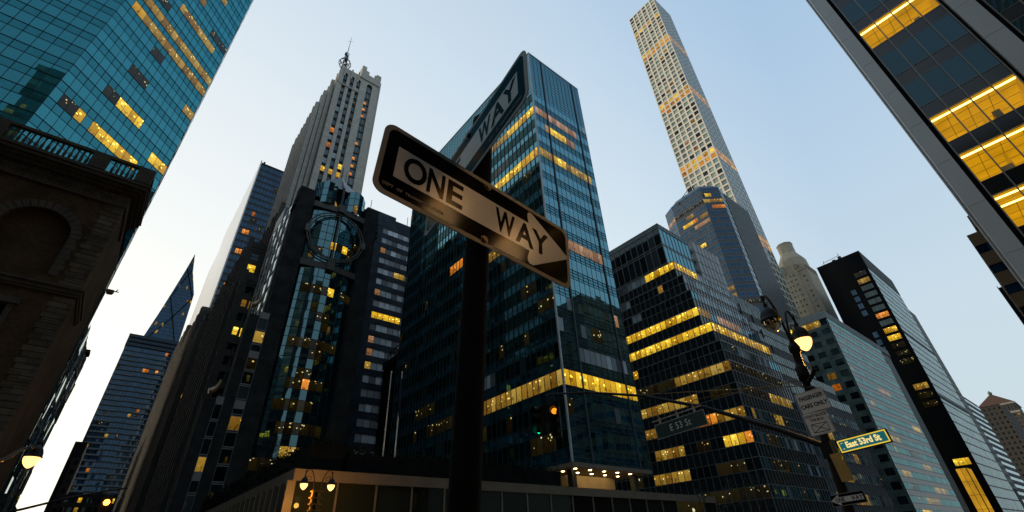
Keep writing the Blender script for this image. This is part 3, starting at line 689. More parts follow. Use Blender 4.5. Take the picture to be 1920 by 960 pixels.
# ---- granite tower with the ring
GRAN = block_mat('dark_granite', (.040, .043, .041), (.015, .015, .015), 1.4, .6, var=.12, rough=.85, ms=.012)
GRANB = block_mat('blue_grey_granite', (.075, .10, .125), (.03, .04, .05), 1.3, .55, var=.1, rough=.5, ms=.012)
def ring_tower():
    t = thing('granite_tower', (-97, 25, 0), 'dark granite and mirror glass tower with a large steel ring between two beams', 'building')
    E0 = -90; w = MB()
    w.box(-110, 15.0, 0, E0 - 2.2, 33.8, 74)
    w.box(E0 - 3, 15.0, 0, E0, 18.6, 76)       # south pier
    w.box(E0 - 3, 30.8, 0, E0, 34.0, 77)       # north pier
    for i in range(5):
        z = 70 + i * 1.3; w.box(E0 - 3, 14.6 + i * .12, z, E0 + .3, 15.0, z + .5); w.box(E0 - 3, 34.0, z - 1 , E0 + .25, 34.5 - i * .1, z - .5)
    # stepped wings with their own piers
    w.box(-92.6, 12.4, 0, E0, 14.1, 42.5); w.box(-92.2, 9.6, 0, E0, 11.3, 26.3); w.box(-92.2, 11.3, 0, E0 - .8, 15.0, 24); w.box(-92.6, 14.1, 0, E0 - .8, 15.0, 40.5)
    w.build('granite_wall', GRAN, t)
    gm = pset(G_CYAN)
    # bowed glass bay
    def bay(y0, y1, z0, z1, bulge, nh, nv, litd, name, x=E0 - 1.2, vee=False):
        q = MB(); mu = MB(); cy = (y0 + y1) / 2; hw = (y1 - y0) / 2
        def X(y): 
            s_ = (y - cy) / hw
            return x + bulge * ((1 - abs(s_)) if vee else (1 - s_ * s_))
        for k in range(nv):
            q = MB()
            for i in range(nh):
                ya = y0 + (y1 - y0) * i / nh; yb = y0 + (y1 - y0) * (i + 1) / nh; za = z0 + (z1 - z0) * k / nv; zb = z0 + (z1 - z0) * (k + 1) / nv
                j = random.uniform(-.004, .004); mi = litd.get((k, i), 0)
                q.quad([(X(ya) + j, ya, za), (X(yb) + j, yb, za), (X(yb) - j, yb, zb), (X(ya) - j, ya, zb)], mi, [(i, k), (i + 1, k), (i + 1, k + 1), (i, k + 1)])
            W.add(q, name, gm, (x, cy, z1))
            mu.tube([(X(y0 + (y1 - y0) * i / nh) + .05, y0 + (y1 - y0) * i / nh, z0 + (z1 - z0) * k / nv) for i in range(nh + 1)], .05, 4)
        for i in range(nh + 1):
            y = y0 + (y1 - y0) * i / nh; mu.tube([(X(y) + .05, y, z0), (X(y) + .05, y, z1)], .06, 4)
        mu.build('mullion_grid', M_MULL, t)
    W = Wins(); L = {}
    z0, z1, nv = 8, 56, 24
    def lit(z, i0, i1, mi):
        k = int((z - z0) / 2.0)
        for i in range(i0, i1): L[(k, i)] = mi
    for a in ((51, 1, 3, 3), (50.5, 3, 5, 3), (50, 5, 6, 1), (50, 7, 9, 3), (47, 3, 4, 3), (45, 4, 6, 3), (42, 5, 6, 3), (38, 1, 8, 3), (36.5, 4, 6, 3), (33, 3, 5, 3), (30.2, 2, 7, 3), (30.2, 4, 5, 4), (26, 1, 6, 3), (22, 2, 8, 3), (19.8, 3, 8, 2), (17, 0, 4, 3), (14, 1, 4, 3), (12, 0, 5, 2)): lit(*a)
    bay(18.6, 30.8, z0, z1, 1.6, 9, nv, L, 'window_band')
    bay(18.6, 30.8, 57.6, 72, 1.2, 9, 7, {(2, 4): 1, (2, 5): 3, (2, 6): 1, (2, 7): 3, (1, 7): 3, (1, 2): 3, (3, 8): 3}, 'window_band')
    bay(18.6, 24.2, 73.6, 80, 2.6, 5, 3, {(0, 4): 2}, 'window_band', E0 - 2.0); bay(25.0, 30.8, 73.6, 80, 2.6, 5, 3, {(0, 2): 2}, 'window_band', E0 - 2.0)
    gb = MB()
    gb.prism([(-108, 19), (E0 - 1.6, 19), (E0 - .6, 24.6), (E0 - 1.6, 30.4), (-108, 30.4)], 80, 87, 0, [(-106, 23), (-96, 23), (-94.5, 24.6), (-96, 26.4), (-106, 26.4)])
    gb.box(-112, 15.2, 74.5, -104, 19, 79)
    gb.build('sloping_roof', rough_mat('blue_grey_metal_roof', (.12, .16, .18), rough=.4, metal=.3), t)
    pl = MB(); pl.tube([(E0 + .2, 24.6, 72.5), (E0 - .2, 24.6, 80), (-95, 24.6, 87), (-95, 24.6, 91)], [.35, .3, .2, .1], 8); pl.tube([(-94.6, 25.6, 86), (-94.6, 25.6, 90)], .08, 5); pl.build('finial', M_MULL, t)
    BMT = rough_mat('bronze_grey_beam', (.10, .095, .085), rough=.4)
    for z in (56.1, 72.0):
        bm = MB()
        bm.prism([(E0 - 2, 18.6), (E0 - .2, 18.6), (E0 + .6, 24.7), (E0 - .2, 30.8), (E0 - 2, 30.8)], z, z + 1.5)
        bm.box(E0 + .3, 23.9, z - .3, E0 + 1.4, 25.5, z + 1.8); bm.build('cross_beam', BMT, t)
    rg = MB(); n = 48; cy, cz, rr = 24.7, 64.8, 6.4
    for rad, x in ((rr, E0 + .75), (rr - .55, E0 + .6)):
        rg.tube([(x, cy + rad * math.cos(2 * math.pi * i / n), cz + rad * math.sin(2 * math.pi * i / n)) for i in range(n + 1)], .17, 6, cap=False)
    rg.tube([(E0 + .6, cy, 58), (E0 + .6, cy, 72)], .22, 8)
    for s_ in (-1, 1): rg.box(E0 - .1, cy + s_ * rr - .45, cz - .9, E0 + 1, cy + s_ * rr + .45, cz + .9)
    rg.build('steel_ring', rough_mat('bronze_steel_ring', (.13, .13, .115), rough=.45, metal=.5), t)
    # south return with bright panes
    sk = SK()
    facade(W, sk, (-109.5, 14.96), (-93, 14.96), 20, 73, 14, 4, pset(G_SKY), sp=.3, mull=.5, dep=.2, tr=.3, pl=.02, seed=21, tilt=.06, kinds=(5,), name='window_band')
    for (y0, y1, z1, z0, lits) in ((14.1, 15.0, 40.4, 6, {}), (11.3, 12.4, 24, 4, {})):
        pass
    FS = Fr((E0 - .6, 14.15), (E0 - .6, 15.55))
    facade(W, sk, (E0 + .02, 14.1), (E0 + .02, 15.75), 6, 42, 14, 1, pset(G_DARK), sp=.12, mull=.05, dep=.03, tr=.12, pl=.0, seed=22, lit={12: [(0, 1, 2)], 10: [(0, 1, 3)], 6: [(0, 1, 2)], 1: [(0, 1, 2)]}, name='window')
    facade(W, sk, (E0 + .02, 11.3), (E0 + .02, 12.4), 4, 25.5, 8, 1, pset(G_DARK), sp=.12, mull=.05, dep=.03, tr=.12, pl=.0, seed=23, lit={4: [(0, 1, 2)], 1: [(0, 1, 1)]}, name='window')
    PPM = rough_mat('pale_granite_panel', (.30, .29, .27))
    for y0, y1, z in ((14.1, 15.75, 42.0), (14.1, 15.75, 34.2), (14.1, 15.75, 25.2), (11.3, 12.4, 25.5), (11.3, 12.4, 14)): cp = MB(); cp.box(E0 - .5, y0, z, E0 + .12, y1, z + 1.3); cp.build('pale_panel', PPM, t)
    BRZ = rough_mat('bronze', (.30, .19, .10), rough=.35, metal=.5)
    for yy, zz in ((12.6, 44.2), (10.2, 27.4)):
        sc = MB(); sc.tube([(E0 + .1, yy + 1.3 * math.sin(a) - .4, zz + 2.2 * (1 - math.cos(a))) for a in [i * math.pi / 2 / 8 for i in range(9)]], [.55, .55, .5, .45, .4, .35, .3, .25, .15], 8); sc.build('bronze_scroll', BRZ, t)
    finish(t, W, sk, rough_mat('granite_spandrel', (.07, .075, .07)), M_ALU)
    t = thing('striped_office', (-112, 45, 0), 'blue grey office with even white window stripes between the ring tower and dark glass slab', 'building')
    W = Wins(); sk = SK()
    punchedL = {18: [(0, 1, 6)], 16: [(3, 5, 2)], 14: [(0, 1, 6)], 12: [(0, 5, 1)], 10: [(0, 1, 6)], 9: [(0, 1, 6)], 8: [(0, 1, 2)]}
    E1 = -104
    F = Fr((E1, 35), (E1, 53)); sk['wall'].box(-119, 35, 0, E1 - .3, 53, 88)
    z0, fh = 15.0, 3.36
    for k in range(21):
        z = z0 + k * fh; wq = sk['wall']
        wq.box(0, 0, z - 1.6, F.W, .3, z, 0, F.fr()); wq.box(0, 0, z, 6.3, .29, z + 1.76, 0, F.fr()); wq.box(16, 0, z, F.W, .29, z + 1.76, 0, F.fr())
        q = MB(); n = 6
        for i in range(n):
            mi = cell_lit(punchedL, k, i); mi = 5 if mi is None else mi
            a = 6.3 + i * 9.7 / n; b = a + 9.7 / n - .12
            q.quad([F.P(a, z, -.12), F.P(b, z, -.12), F.P(b, z + 1.76, -.12), F.P(a, z + 1.76, -.12)], mi, [(i, k), (i + 1, k), (i + 1, k + 1), (i, k + 1)])
        W.add(q, 'window_band', [G_DARK, LB, LM, LD, LO, glass_stripe, WARMP], F.P(8, z))
    sk['wall'].box(0, 0, z0 + 21 * fh - 1.6, F.W, .3, 88, 0, F.fr()); sk['wall'].box(-110, 36, 88, -104.4, 45, 89.5)
    finish(t, W, sk, wam=GRANB)
    for y_, h_ in ((37, 93), (49, 92)): m = MB(); m.tube([(-105, y_, 88), (-105, y_, h_)], .09, 5); m.build('antenna', M_MULL, t)
    t = thing('dark_annex', (-98, 52, 0), 'low black building with a curved roof rail behind the two flagpoles', 'building')
    m = MB(); m.box(-103.4, 46, 0, -94, 60, 43); m.box(-103.4, 45.6, 42.2, -94, 46, 43.6); m.build('wall', M_BLK, t)
    m = MB(); m.tube([(-103, 46.5, 43.6), (-102.6, 46.5, 45.6), (-101, 46.5, 46.4), (-95, 46.5, 46.6)], .14, 6)
    for x in (-101, -98.5, -96): m.tube([(x, 46.5, 43.6), (x, 46.5, 46.5)], .08, 5)
    m.build('roof_rail', M_MULL, t)
glass_stripe = glass_mat('whitened_stripe_glass', (.80, .88, .92), (.95, 1.0, 1.0), 2.6, blinds=(.85, .9, .95))  # near-white base colour makes up for the weak sky reflection in the panes
ring_tower()

# ---- glass slab on its podium
def lever():
    t = thing('glass_slab_tower', (-60, 52, 0), 'blue green glass slab tower standing over the low podium behind the arrow signs', 'skyscraper')
    W = Wins(); sk = SK(); pe = pset(G_LEVER); ps = pset(G_LEVS)
    xE, xW, yS, yN = -42.2, -93.0, 44.5, 60.3; z0, fh = 11.5, 3.945; nf = 18; zl = z0 + nf * fh
    LE = {2: [(0, 13, 1)], 8: [(0, 11, 6)], 13: [(0, 3, 2), (3, 6, 1), (6, 12, 2)], 15: [(2, 3, 6), (3, 7, 1), (7, 9, 6)], 16: [(0, 10, 6)], 4: [(6, 8, 3)], 3: [(3, 12, 5)]}
    LS = {2: [(12, 24, 3), (24, 34, 2), (34, 39, 2), (39, 41, 2)], 13: [(30, 38, 1), (26, 30, 2), (38, 41, 1)], 12: [(37, 39, 3)], 16: [(28, 34, 2), (34, 41, 1)], 17: [(36, 38, 3)], 11: [(33, 35, 3)], 9: [(33, 39, 1), (28, 33, 2), (38, 40, 1)], 7: [(37, 41, 3)], 6: [(35, 38, 3)], 5: [(38, 41, 3)], 4: [(30, 31, 3), (20, 22, 3)], 0: [(35, 39, 3)], 1: [(22, 27, 3)], 3: [(22, 29, 5), (8, 14, 3)], 10: [(17, 21, 4)], 14: [(30, 34, 3)]}
    facade(W, sk, (xE, yS), (xE, yN), z0, zl, nf, 13, pe, sp=.44, mull=.045, dep=.04, tr=.045, lit=LE, pl=.012, kinds=(3, 6), split=None, seed=31, tilt=.008, pale=.015)
    facade(W, sk, (xW, yS), (xE, yS), z0, zl, nf, 41, ps, sp=.44, mull=.07, dep=.10, tr=.04, lit=LS, pl=.03, kinds=(3, 3, 5), seed=32, tilt=.004)
    # extra transoms on the east end
    F = Fr((xE, yS), (xE, yN))
    for k in range(nf):
        for f in (.14, .30): sk['mullion'].box(0, -.03, z0 + (k + f) * fh - .025, F.W, .06, z0 + (k + f) * fh + .025, 0, F.fr())
    # louvred plant floors
    lv = MB(); top = 96.3
    for (A, B, nb) in (((xE, yS), (xE, yN), 13), ((xW, yS), (xE, yS), 41)):
        FF = Fr(A, B); n = 14; h = (top - zl) / n
        for k in range(n):
            lv.quad([FF.P(0, zl + k * h, -.02), FF.P(FF.W, zl + k * h, -.02), FF.P(FF.W, zl + (k + 1) * h, -.02), FF.P(0, zl + (k + 1) * h, -.02)], 0, [(0, k), (nb, k), (nb, k + 1), (0, k + 1)])
            sk['mullion'].box(0, -.05, zl + k * h - .05, FF.W, .05, zl + k * h + .05, 0, FF.fr())
        for b in range(nb + 1): sk['mullion'].box(b * FF.W / nb - .025, -.04, zl, b * FF.W / nb + .025, .02, top, 0, FF.fr())
    lv.build('plant_floor_glass', G_LEVER, t)
    for u in (3.65, 13.4): sk['mullion'].box(u - .13, -.16, z0, u + .13, .03, top, 0, F.fr())
    cp = MB(); cp.box(xW, yS - .1, top, xE + .1, yN, top + .35); cp.build('roof_coping', M_ALU, t)
    cr = MB(); cr.box(xE - .12, yS - .16, z0, xE + .14, yS + .06, top); cr.build('corner_trim', M_LALU, t)
    core(t, [(xW, yS, z0, xE, yN, top)])
    so = MB(); so.box(xW, yS - .1, z0 - .5, xE + .1, yN, z0 - .02); so.build('soffit', rough_mat('painted_soffit', (.22, .18, .13)), t)
    for x in (-44.2, -52.5, -61, -69.5, -78): 
        for y in (46.2, 58.5): co = MB(); co.box(x - .4, y - .4, 8.4, x + .4, y + .4, z0 - .5); co.build('column', M_MULL, t)
    lo = MB(); lo.box(-90, 48.2, 8.4, -46.8, 57.5, z0 - .55); lo.build('lobby_wall', rough_mat('warm_stone_wall', (.35, .28, .18)), t)
    dl = emit_mat('downlight', (1, .72, .3), 14)
    for i in range(5):
        for j in range(2):
            q = MB(); q.prism([(-43.3 - j * 2.2 + .2 * math.cos(a * math.pi / 4), 46 + i * 2.7 + .2 * math.sin(a * math.pi / 4)) for a in range(8)], z0 - .56, z0 - .5); q.build('downlight', dl, t)
    for i in range(7):
        q = MB(); q.prism([(-48 - i * 4.2 + .2 * math.cos(a * math.pi / 4), 45.9 + .2 * math.sin(a * math.pi / 4)) for a in range(8)], z0 - .56, z0 - .5); q.build('downlight', dl, t)
    finish(t, W, sk, glass_mat('green_spandrel_glass', (.006, .04, .055), (.32, .76, .92), 4.2, wave=.06), rough_mat('stainless_mullion', (.05, .075, .08), rough=.5, metal=.2), cap=100)
    sl_ = bpy.data.lights.new('lobby_light', 'AREA'); sl_.energy = 110; sl_.color = (1, .68, .28); sl_.size = 4; sl_.size_y = 9; sl_.shape = 'RECTANGLE'
    lo_ = bpy.data.objects.new('lobby_light', sl_); C.objects.link(lo_); lo_.location = (-45.2, 52, z0 - .6)
    # podium
    t = thing('podium', (-60, 40, 0), 'two storey podium with glazed front and pale parapet below the glass slab tower', 'building')
    W = Wins(); sk = SK(); PS = rough_mat('pale_parapet_stone', (.20, .16, .11), rough=.8, spec=.1)
    lp = {0: [(0, 1, -1)]}
    for A, B, nb in (((-88.5, 12), (-41, 12), 14), ((-41, 12), (-41, 73), 18)):
        FF = Fr(A, B); facade(W, sk, A, B, 3.6, 7.6, 1, nb * (2 if nb == 14 else 1), pset(glass_mat('podium_glass_%d' % nb, (.010, .012, .008), (.3, .36, .33), 1.35)), sp=.02, mull=.16, dep=.55 if nb == 14 else .10, tr=.12, pl=.12, kinds=(3,), seed=41 + nb, name='window_band')
    pr = MB(); pr.box(-88.5, 11.8, 7.6, -40.8, 73, 8.45); pr.build('parapet', PS, t)
    gs = MB(); gs.box(-88, 12.5, 3.2, -41.5, 72.5, 3.6); gs.build('floor_slab', M_CONC, t)
    ins = MB(); ins.box(-84, 17, .1, -45.5, 70, 7.55); ins.build('inner_wall', rough_mat('podium_inner_wall', (.10, .10, .075)), t)
    for i in range(6): cl = MB(); cl.box(-41.6, 14 + i * 10.5, .1, -41.25, 14.5 + i * 10.5, 3.6); cl.build('column', M_LALU, t)
    finish(t, W, sk, M_ALU, rough_mat('warm_steel_mullion', (.20, .17, .12), rough=.5, metal=.3))
    # roof hedge
    random.seed(3)
    hd = MB()
    def leafbox(x0, y0, x1, y1, z0, z1, n):
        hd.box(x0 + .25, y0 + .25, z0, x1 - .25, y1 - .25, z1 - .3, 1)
        for _ in range(n):
            p = Vector((random.uniform(x0, x1), random.uniform(y0, y1), z0 + (z1 - z0) * random.random() ** .6 + random.uniform(-.2, .45)))
            a = Vector([random.gauss(0, 1) for _ in range(3)]).normalized() * .16; b = a.cross(Vector([random.gauss(0, 1) for _ in range(3)])).normalized() * .09
            hd.quad([p - a, p - b, p + a, p + b])
    leafbox(-88, 13.2, -42.6, 16.5, 8.45, 11.2, 9000); leafbox(-45.6, 16.5, -42.6, 43, 8.45, 10.6, 5000)
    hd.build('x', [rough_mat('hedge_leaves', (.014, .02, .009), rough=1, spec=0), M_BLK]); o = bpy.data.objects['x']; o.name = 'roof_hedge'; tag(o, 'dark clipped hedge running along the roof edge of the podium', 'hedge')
lever()

#@@PART2
# ---- banded office with setbacks, two blocks up the avenue
def banded():
    t = thing('stepped_office', (-55, 100, 0), 'dark glass office with bright yellow floor bands, stepping back floor by floor above the avenue', 'skyscraper')
    W = Wins(); sk = SK(); pm = pset(G_DARK); pe = pset(G_LEVER)
    z0, fh = 1.9, 4.6; XW = -82; yS = 92.5; yN = 119.4
    tiers = [(0, 7, -41.0), (7, 8, -41.6), (8, 9, -42.4), (9, 10, -44.4), (10, 11, -44.9), (11, 12, -45.8), (12, 13, -47.2)]
    LSs = {0: [(18, 29, 1)], 1: [(16, 28, 3), (12, 15, 2)], 2: [(12, 18, 2), (22, 26, 3)], 3: [(13, 18, 2), (20, 22, 3), (24, 27, 1)], 4: [(12, 20, 2), (20, 24, 4), (24, 28, 2)], 5: [(12, 22, 2), (24, 27, 3)], 6: [(12, 19, 3), (19, 28, 2)], 7: [(12, 13, 1)], 8: [(0, 40, 1)], 9: [(0, 40, 1)], 10: [(14, 16, 5)], 11: [(10, 14, 5), (20, 21, 2)], 12: [(18, 40, 1), (12, 18, 5)]}
    LE = {0: [(0, 5, 2)], 2: [(3, 9, 3)], 5: [(2, 9, 3), (10, 18, 2)], 6: [(0, 20, 3)], 8: [(0, 20, 1)], 9: [(0, 4, 2), (6, 14, 6)], 12: [(0, 8, 1), (8, 20, 5)], 11: [(0, 20, 5)], 10: [(2, 20, 5)], 7: [(11, 16, 5)], 3: [(4, 8, 3)], 4: [(9, 12, 2)]}
    core_b = []; ledge = MB()
    for (k0, k1, xe) in tiers:
        a, b = z0 + k0 * fh, z0 + k1 * fh; nb = int((xe - XW) / 1.42)
        l1 = {k - k0: v for k, v in LSs.items() if k0 <= k < k1}; l2 = {k - k0: v for k, v in LE.items() if k0 <= k < k1}
        yy = yS + (0 if k0 < 7 else .12 * (k0 - 6))
        facade(W, sk, (XW, yy), (xe, yy), a, b, k1 - k0, nb, pm, sp=.54, mull=.10, dep=.12, tr=.16, lit=l1, pl=.09 if k0 < 7 else .03, kinds=(2, 3, 3, 4), seed=51 + k0, split=None)
        facade(W, sk, (xe, yy), (xe, yN), a, b, k1 - k0, 20, pe, sp=.54, mull=.09, dep=.10, tr=.14, lit=l2, pl=.12 if k0 < 7 else .05, kinds=(2, 3, 3, 5), seed=71 + k0, pale=.12)
        core_b.append((XW, yy, a - .2, xe, yN, b + .02)); ledge.box(XW, yy - .1, b - .12, xe + .1, yN, b + .1)
    a, b = z0 + 13 * fh, 73.4; xe = -48.9
    facade(W, sk, (-66, 93.6), (xe, 93.6), a, b, 2, 9, pm, sp=.12, mull=.14, dep=.12, tr=.2, pl=0, seed=91); facade(W, sk, (xe, 93.6), (xe, 107.5), a, b, 2, 8, pe, sp=.12, mull=.12, dep=.1, tr=.2, pl=0, seed=92)
    for A, B, n in (((-66, 93.5), (xe + .1, 93.5), 12), ((xe + .1, 93.5), (xe + .1, 107.5), 10)): facade(W, sk, A, B, b - .1, b + 1.3, 1, n, pm, sp=.1, mull=.12, dep=.06, tr=.12, pl=0, seed=93)
    core_b.append((-66, 93.6, a - 1, xe, 107.5, b + 1))
    core(t, core_b); ledge.build('setback_ledge', M_ALU, t)
    finish(t, W, sk, rough_mat('black_spandrel_glass', (.010, .026, .032), rough=.12, spec=1.0), rough_mat('grey_mullion', (.22, .25, .25), rough=.4, metal=.3))
    # paler wing north of it
    t = thing('grey_wing_office', (-52, 135, 0), 'grey panelled office wing with white window strips continuing the stepped office northward', 'building')
    W = Wins(); sk = SK(); G = glass_mat('greyish_window', (.14, .17, .17), (.7, .8, .8), 1.6, blinds=(.34, .38, .37)); pg = [G] + pset(G)[1:]
    cb = []
    for (k0, k1, xe, yn) in ((0, 7, -41.05, 158), (7, 8, -41.6, 153), (8, 10, -43.6, 149), (10, 12, -45.5, 146), (12, 13, -47.5, 138)):
        a, b = z0 + k0 * fh, z0 + k1 * fh
        l = {k - k0: v for k, v in {4: [(6, 10, 2)], 2: [(8, 11, 2)], 1: [(8, 14, 2)], 5: [(4, 6, 3)], 3: [(15, 17, 2)]}.items() if k0 <= k < k1}
        facade(W, sk, (xe, 119.5), (xe, yn), a, b, k1 - k0, 24, pg, sp=.5, mull=.08, dep=.06, tr=.05, lit=l, pl=.03, kinds=(3,), seed=101 + k0, tilt=.01)
        facade(W, sk, (xe - 10, 119.45), (xe, 119.45), a, b, k1 - k0, 6, pg, sp=.5, mull=.08, tr=.05, pl=0, seed=111 + k0)
        cb.append((-70, 119.5, a - .2, xe, yn, b + .02))
    core(t, cb)
    sk['spandrel'].quad([(-41.0, 119.45, 0), (-41.0, 120.3, 0), (-41.0, 120.3, 36), (-41.0, 119.45, 36)])
    for x, z in ((-41.9, 41.6), (-43.9, 50.8), (-43.0, 46.2)):
        sk['mullion'].box(x, 119.8, z, x + .4, 120.2, z + 2.2); sk['mullion'].box(x, 119.4, z + 1.4, x + .3, 120.6, z + 1.7)
    finish(t, W, sk, rough_mat('grey_panel', (.22, .23, .225), var=.1), M_MULL)
    t = thing('rooftop_block', (-56, 117, 62), 'white panelled rooftop block with rounded fins beside the dark glass top floors', 'roof block')
    m = MB(); m.box(-62, 112.9, 60, -50, 127, 77.4)
    for i in range(5): m.box(-50, 112.9, 60 + i * 3.5 + .05, -49.85, 127, 60 + i * 3.5 + 3.3)
    m.build('wall', rough_mat('white_panel', (.45, .48, .48), var=.06, rough=.4), t)
    f = MB(); 
    for i in range(4): f.tube([(-61, 112.7, 64.5 + i * 3.4), (-50.5, 112.7, 64.5 + i * 3.4)], .7, 8)
    f.build('rounded_fins', rough_mat('white_fin', (.4, .42, .42)), t)
    g = MB()
    for i in range(1, 7): g.box(-49.9, 112.9 + i * 2, 60, -49.78, 113.02 + i * 2, 77.4)
    g.build('panel_joints', M_MULL, t)
banded()

# ---- blue banded tower with chamfered corners
def blue_tower():
    t = thing('chamfered_tower', (-82, 215, 0), 'dark blue banded glass tower with cut corners and a low peaked roof', 'skyscraper')
    W = Wins(); sk = SK(); pb = pset(G_BLUE); L = {}
    poly = [(-98.5, 200.5), (-92, 197.0), (-74, 195.5), (-67.5, 203), (-68.5, 210.5), (-68.5, 236), (-98.5, 236)]
    z0, z1, nf = 20, 160, 36; fh = (z1 - z0) / nf
    k = lambda z: int((z - z0) / fh)
    specs = [(poly[0], poly[1], 4, {k(152): [(0, 4, 6)]}), (poly[1], poly[2], 12, {k(152): [(0, 12, 3)], k(146): [(4, 7, 2)], k(141.5): [(2, 6, 1), (6, 8, 4), (9, 12, 2)], k(138): [(6, 12, 6)], k(125): [(5, 8, 1)], k(118): [(6, 9, 2)], k(113): [(8, 10, 3)], k(100): [(6, 12, 2)], k(96.5): [(4, 12, 2)], k(93): [(7, 12, 3)]}),
             (poly[2], poly[3], 6, {k(153): [(1, 3, 1)], k(149): [(0, 6, 2)], k(145.5): [(2, 6, 4)], k(92): [(0, 6, 3)]}), (poly[3], poly[4], 5, {}), (poly[4], poly[5], 12, {})]
    for i, (A, B, nb, l) in enumerate(specs):
        g = pset(G_SKY) if i >= 3 else pb
        if i == 4:
            facade(W, sk, A, B, z0, z1, nf, 24, pset(G_TEAL), sp=.2, mull=.35, dep=.3, tr=.04, pl=0, seed=125)
            continue
        facade(W, sk, A, B, z0, z1, nf, nb, g, sp=.42, mull=.06, dep=.04, tr=.14, lit=l, pl=.01, kinds=(3, 6), seed=121 + i)
    c = MB(); cx, cy = -83, 215
    sh = lambda p, f: (cx + (p[0] - cx) * f, cy + (p[1] - cy) * f)
    c.prism([sh(p, .985) for p in poly], 0, z1); c.build('wall', M_CORE, t)
    r = MB(); r.prism([sh(p, .98) for p in poly], z1, z1 + 4.5, 0, [sh(p, .8) for p in poly]); r.build('peaked_roof', rough_mat('slate_metal_roof', (.06, .08, .09), rough=.4), t)
    a = MB()
    for dx in (-1.2, 1.2): a.tube([(-80 + dx, 199.5, z1 + 2), (-79, 201, z1 + 8)], .25, 5)
    a.tube([(-86, 199, z1 + 3), (-79, 199.4, z1 + 7.4)], .2, 5); a.build('roof_crane', M_MULL, t)
    finish(t, W, sk, rough_mat('blue_spandrel_glass', (.012, .022, .035), rough=.1, spec=1.0), rough_mat('pale_band_trim', (.25, .26, .26), metal=.4, rough=.4))
blue_tower()

# ---- the pencil tower of square windows
CREAM = rough_mat('cream_concrete', (.80, .74, .62), var=.06, scale=.1, fine=2)
def pencil():
    t = thing('pencil_tower', (-90, 267, 0), 'very tall slender cream concrete tower with a regular grid of square windows', 'skyscraper')
    W = Wins(); sk = SK(); G = glass_mat('green_grey_glass', (.13, .17, .14), (.85, 1.0, .95), 2.6, blinds=(.22, .27, .23)); pm = [G] + pset(G)[1:] + [M_MULL]
    z0, fh, nf = 3.2, 4.86, 87; top = nf - 1; L = {}; LE = {}
    for s_ in (12, 26, 40, 54):
        for d in (0, 1): L[top - s_ - d] = [(0, 6, 4 if d else 1)] if s_ != 40 else [(0, 1, 4), (1, 3, 1), (3, 6, 4 if d else 1)]; LE[top - s_ - d] = [(0, 6, 4)]
    L[top - 5] = [(0, 1, 1), (1, 2, 1), (2, 3, 1), (3, 4, 1), (4, 5, 2), (5, 6, 1)]; L[top - 6] = [(0, 1, 2)]; L[top - 3] = [(1, 2, 3), (5, 6, 3)]; L[top - 15] = [(4, 5, 2)]; L[top - 16] = [(3, 4, 2)]; L[top - 24] = [(2, 3, 2)]; L[top - 23] = [(3, 4, 2)]; L[top - 33] = [(4, 5, 2)]; L[top - 28] = [(1, 2, 4)]
    DK = glass_mat('open_dark_glass', (.01, .014, .02), (.5, .7, .85), 1.6)
    pm2 = [G, GOLD, LM, LD, GOLD2, DK, WARMP, M_MULL]
    punched(W, sk, (-104.5, 253.3), (-77.2, 253.3), z0, z0 + nf * fh, nf, 6, 3.35, 3.5, pm2, reveal=.55, lit=L, pl=.015, kinds=(3, 6), sash=False, seed=131, pale=.18)
    punched(W, sk, (-77.2, 253.3), (-77.2, 280.8), z0, z0 + nf * fh, nf, 6, 3.75, 3.7, [G_SKY, GOLD, LM, LD, GOLD2, DK, WARMP, M_MULL], reveal=.12, lit=LE, pl=.0, sash=False, seed=132, pale=.0)
    c = MB(); c.box(-104.4, 253.9, 0, -77.8, 280.8, z0 + nf * fh); c.box(-104.5, 253.3, z0 + nf * fh, -77.2, 280.8, z0 + nf * fh + .4); c.build('core_wall', CREAM, t)
    finish(t, W, sk, wam=CREAM, cap=100)
pencil()

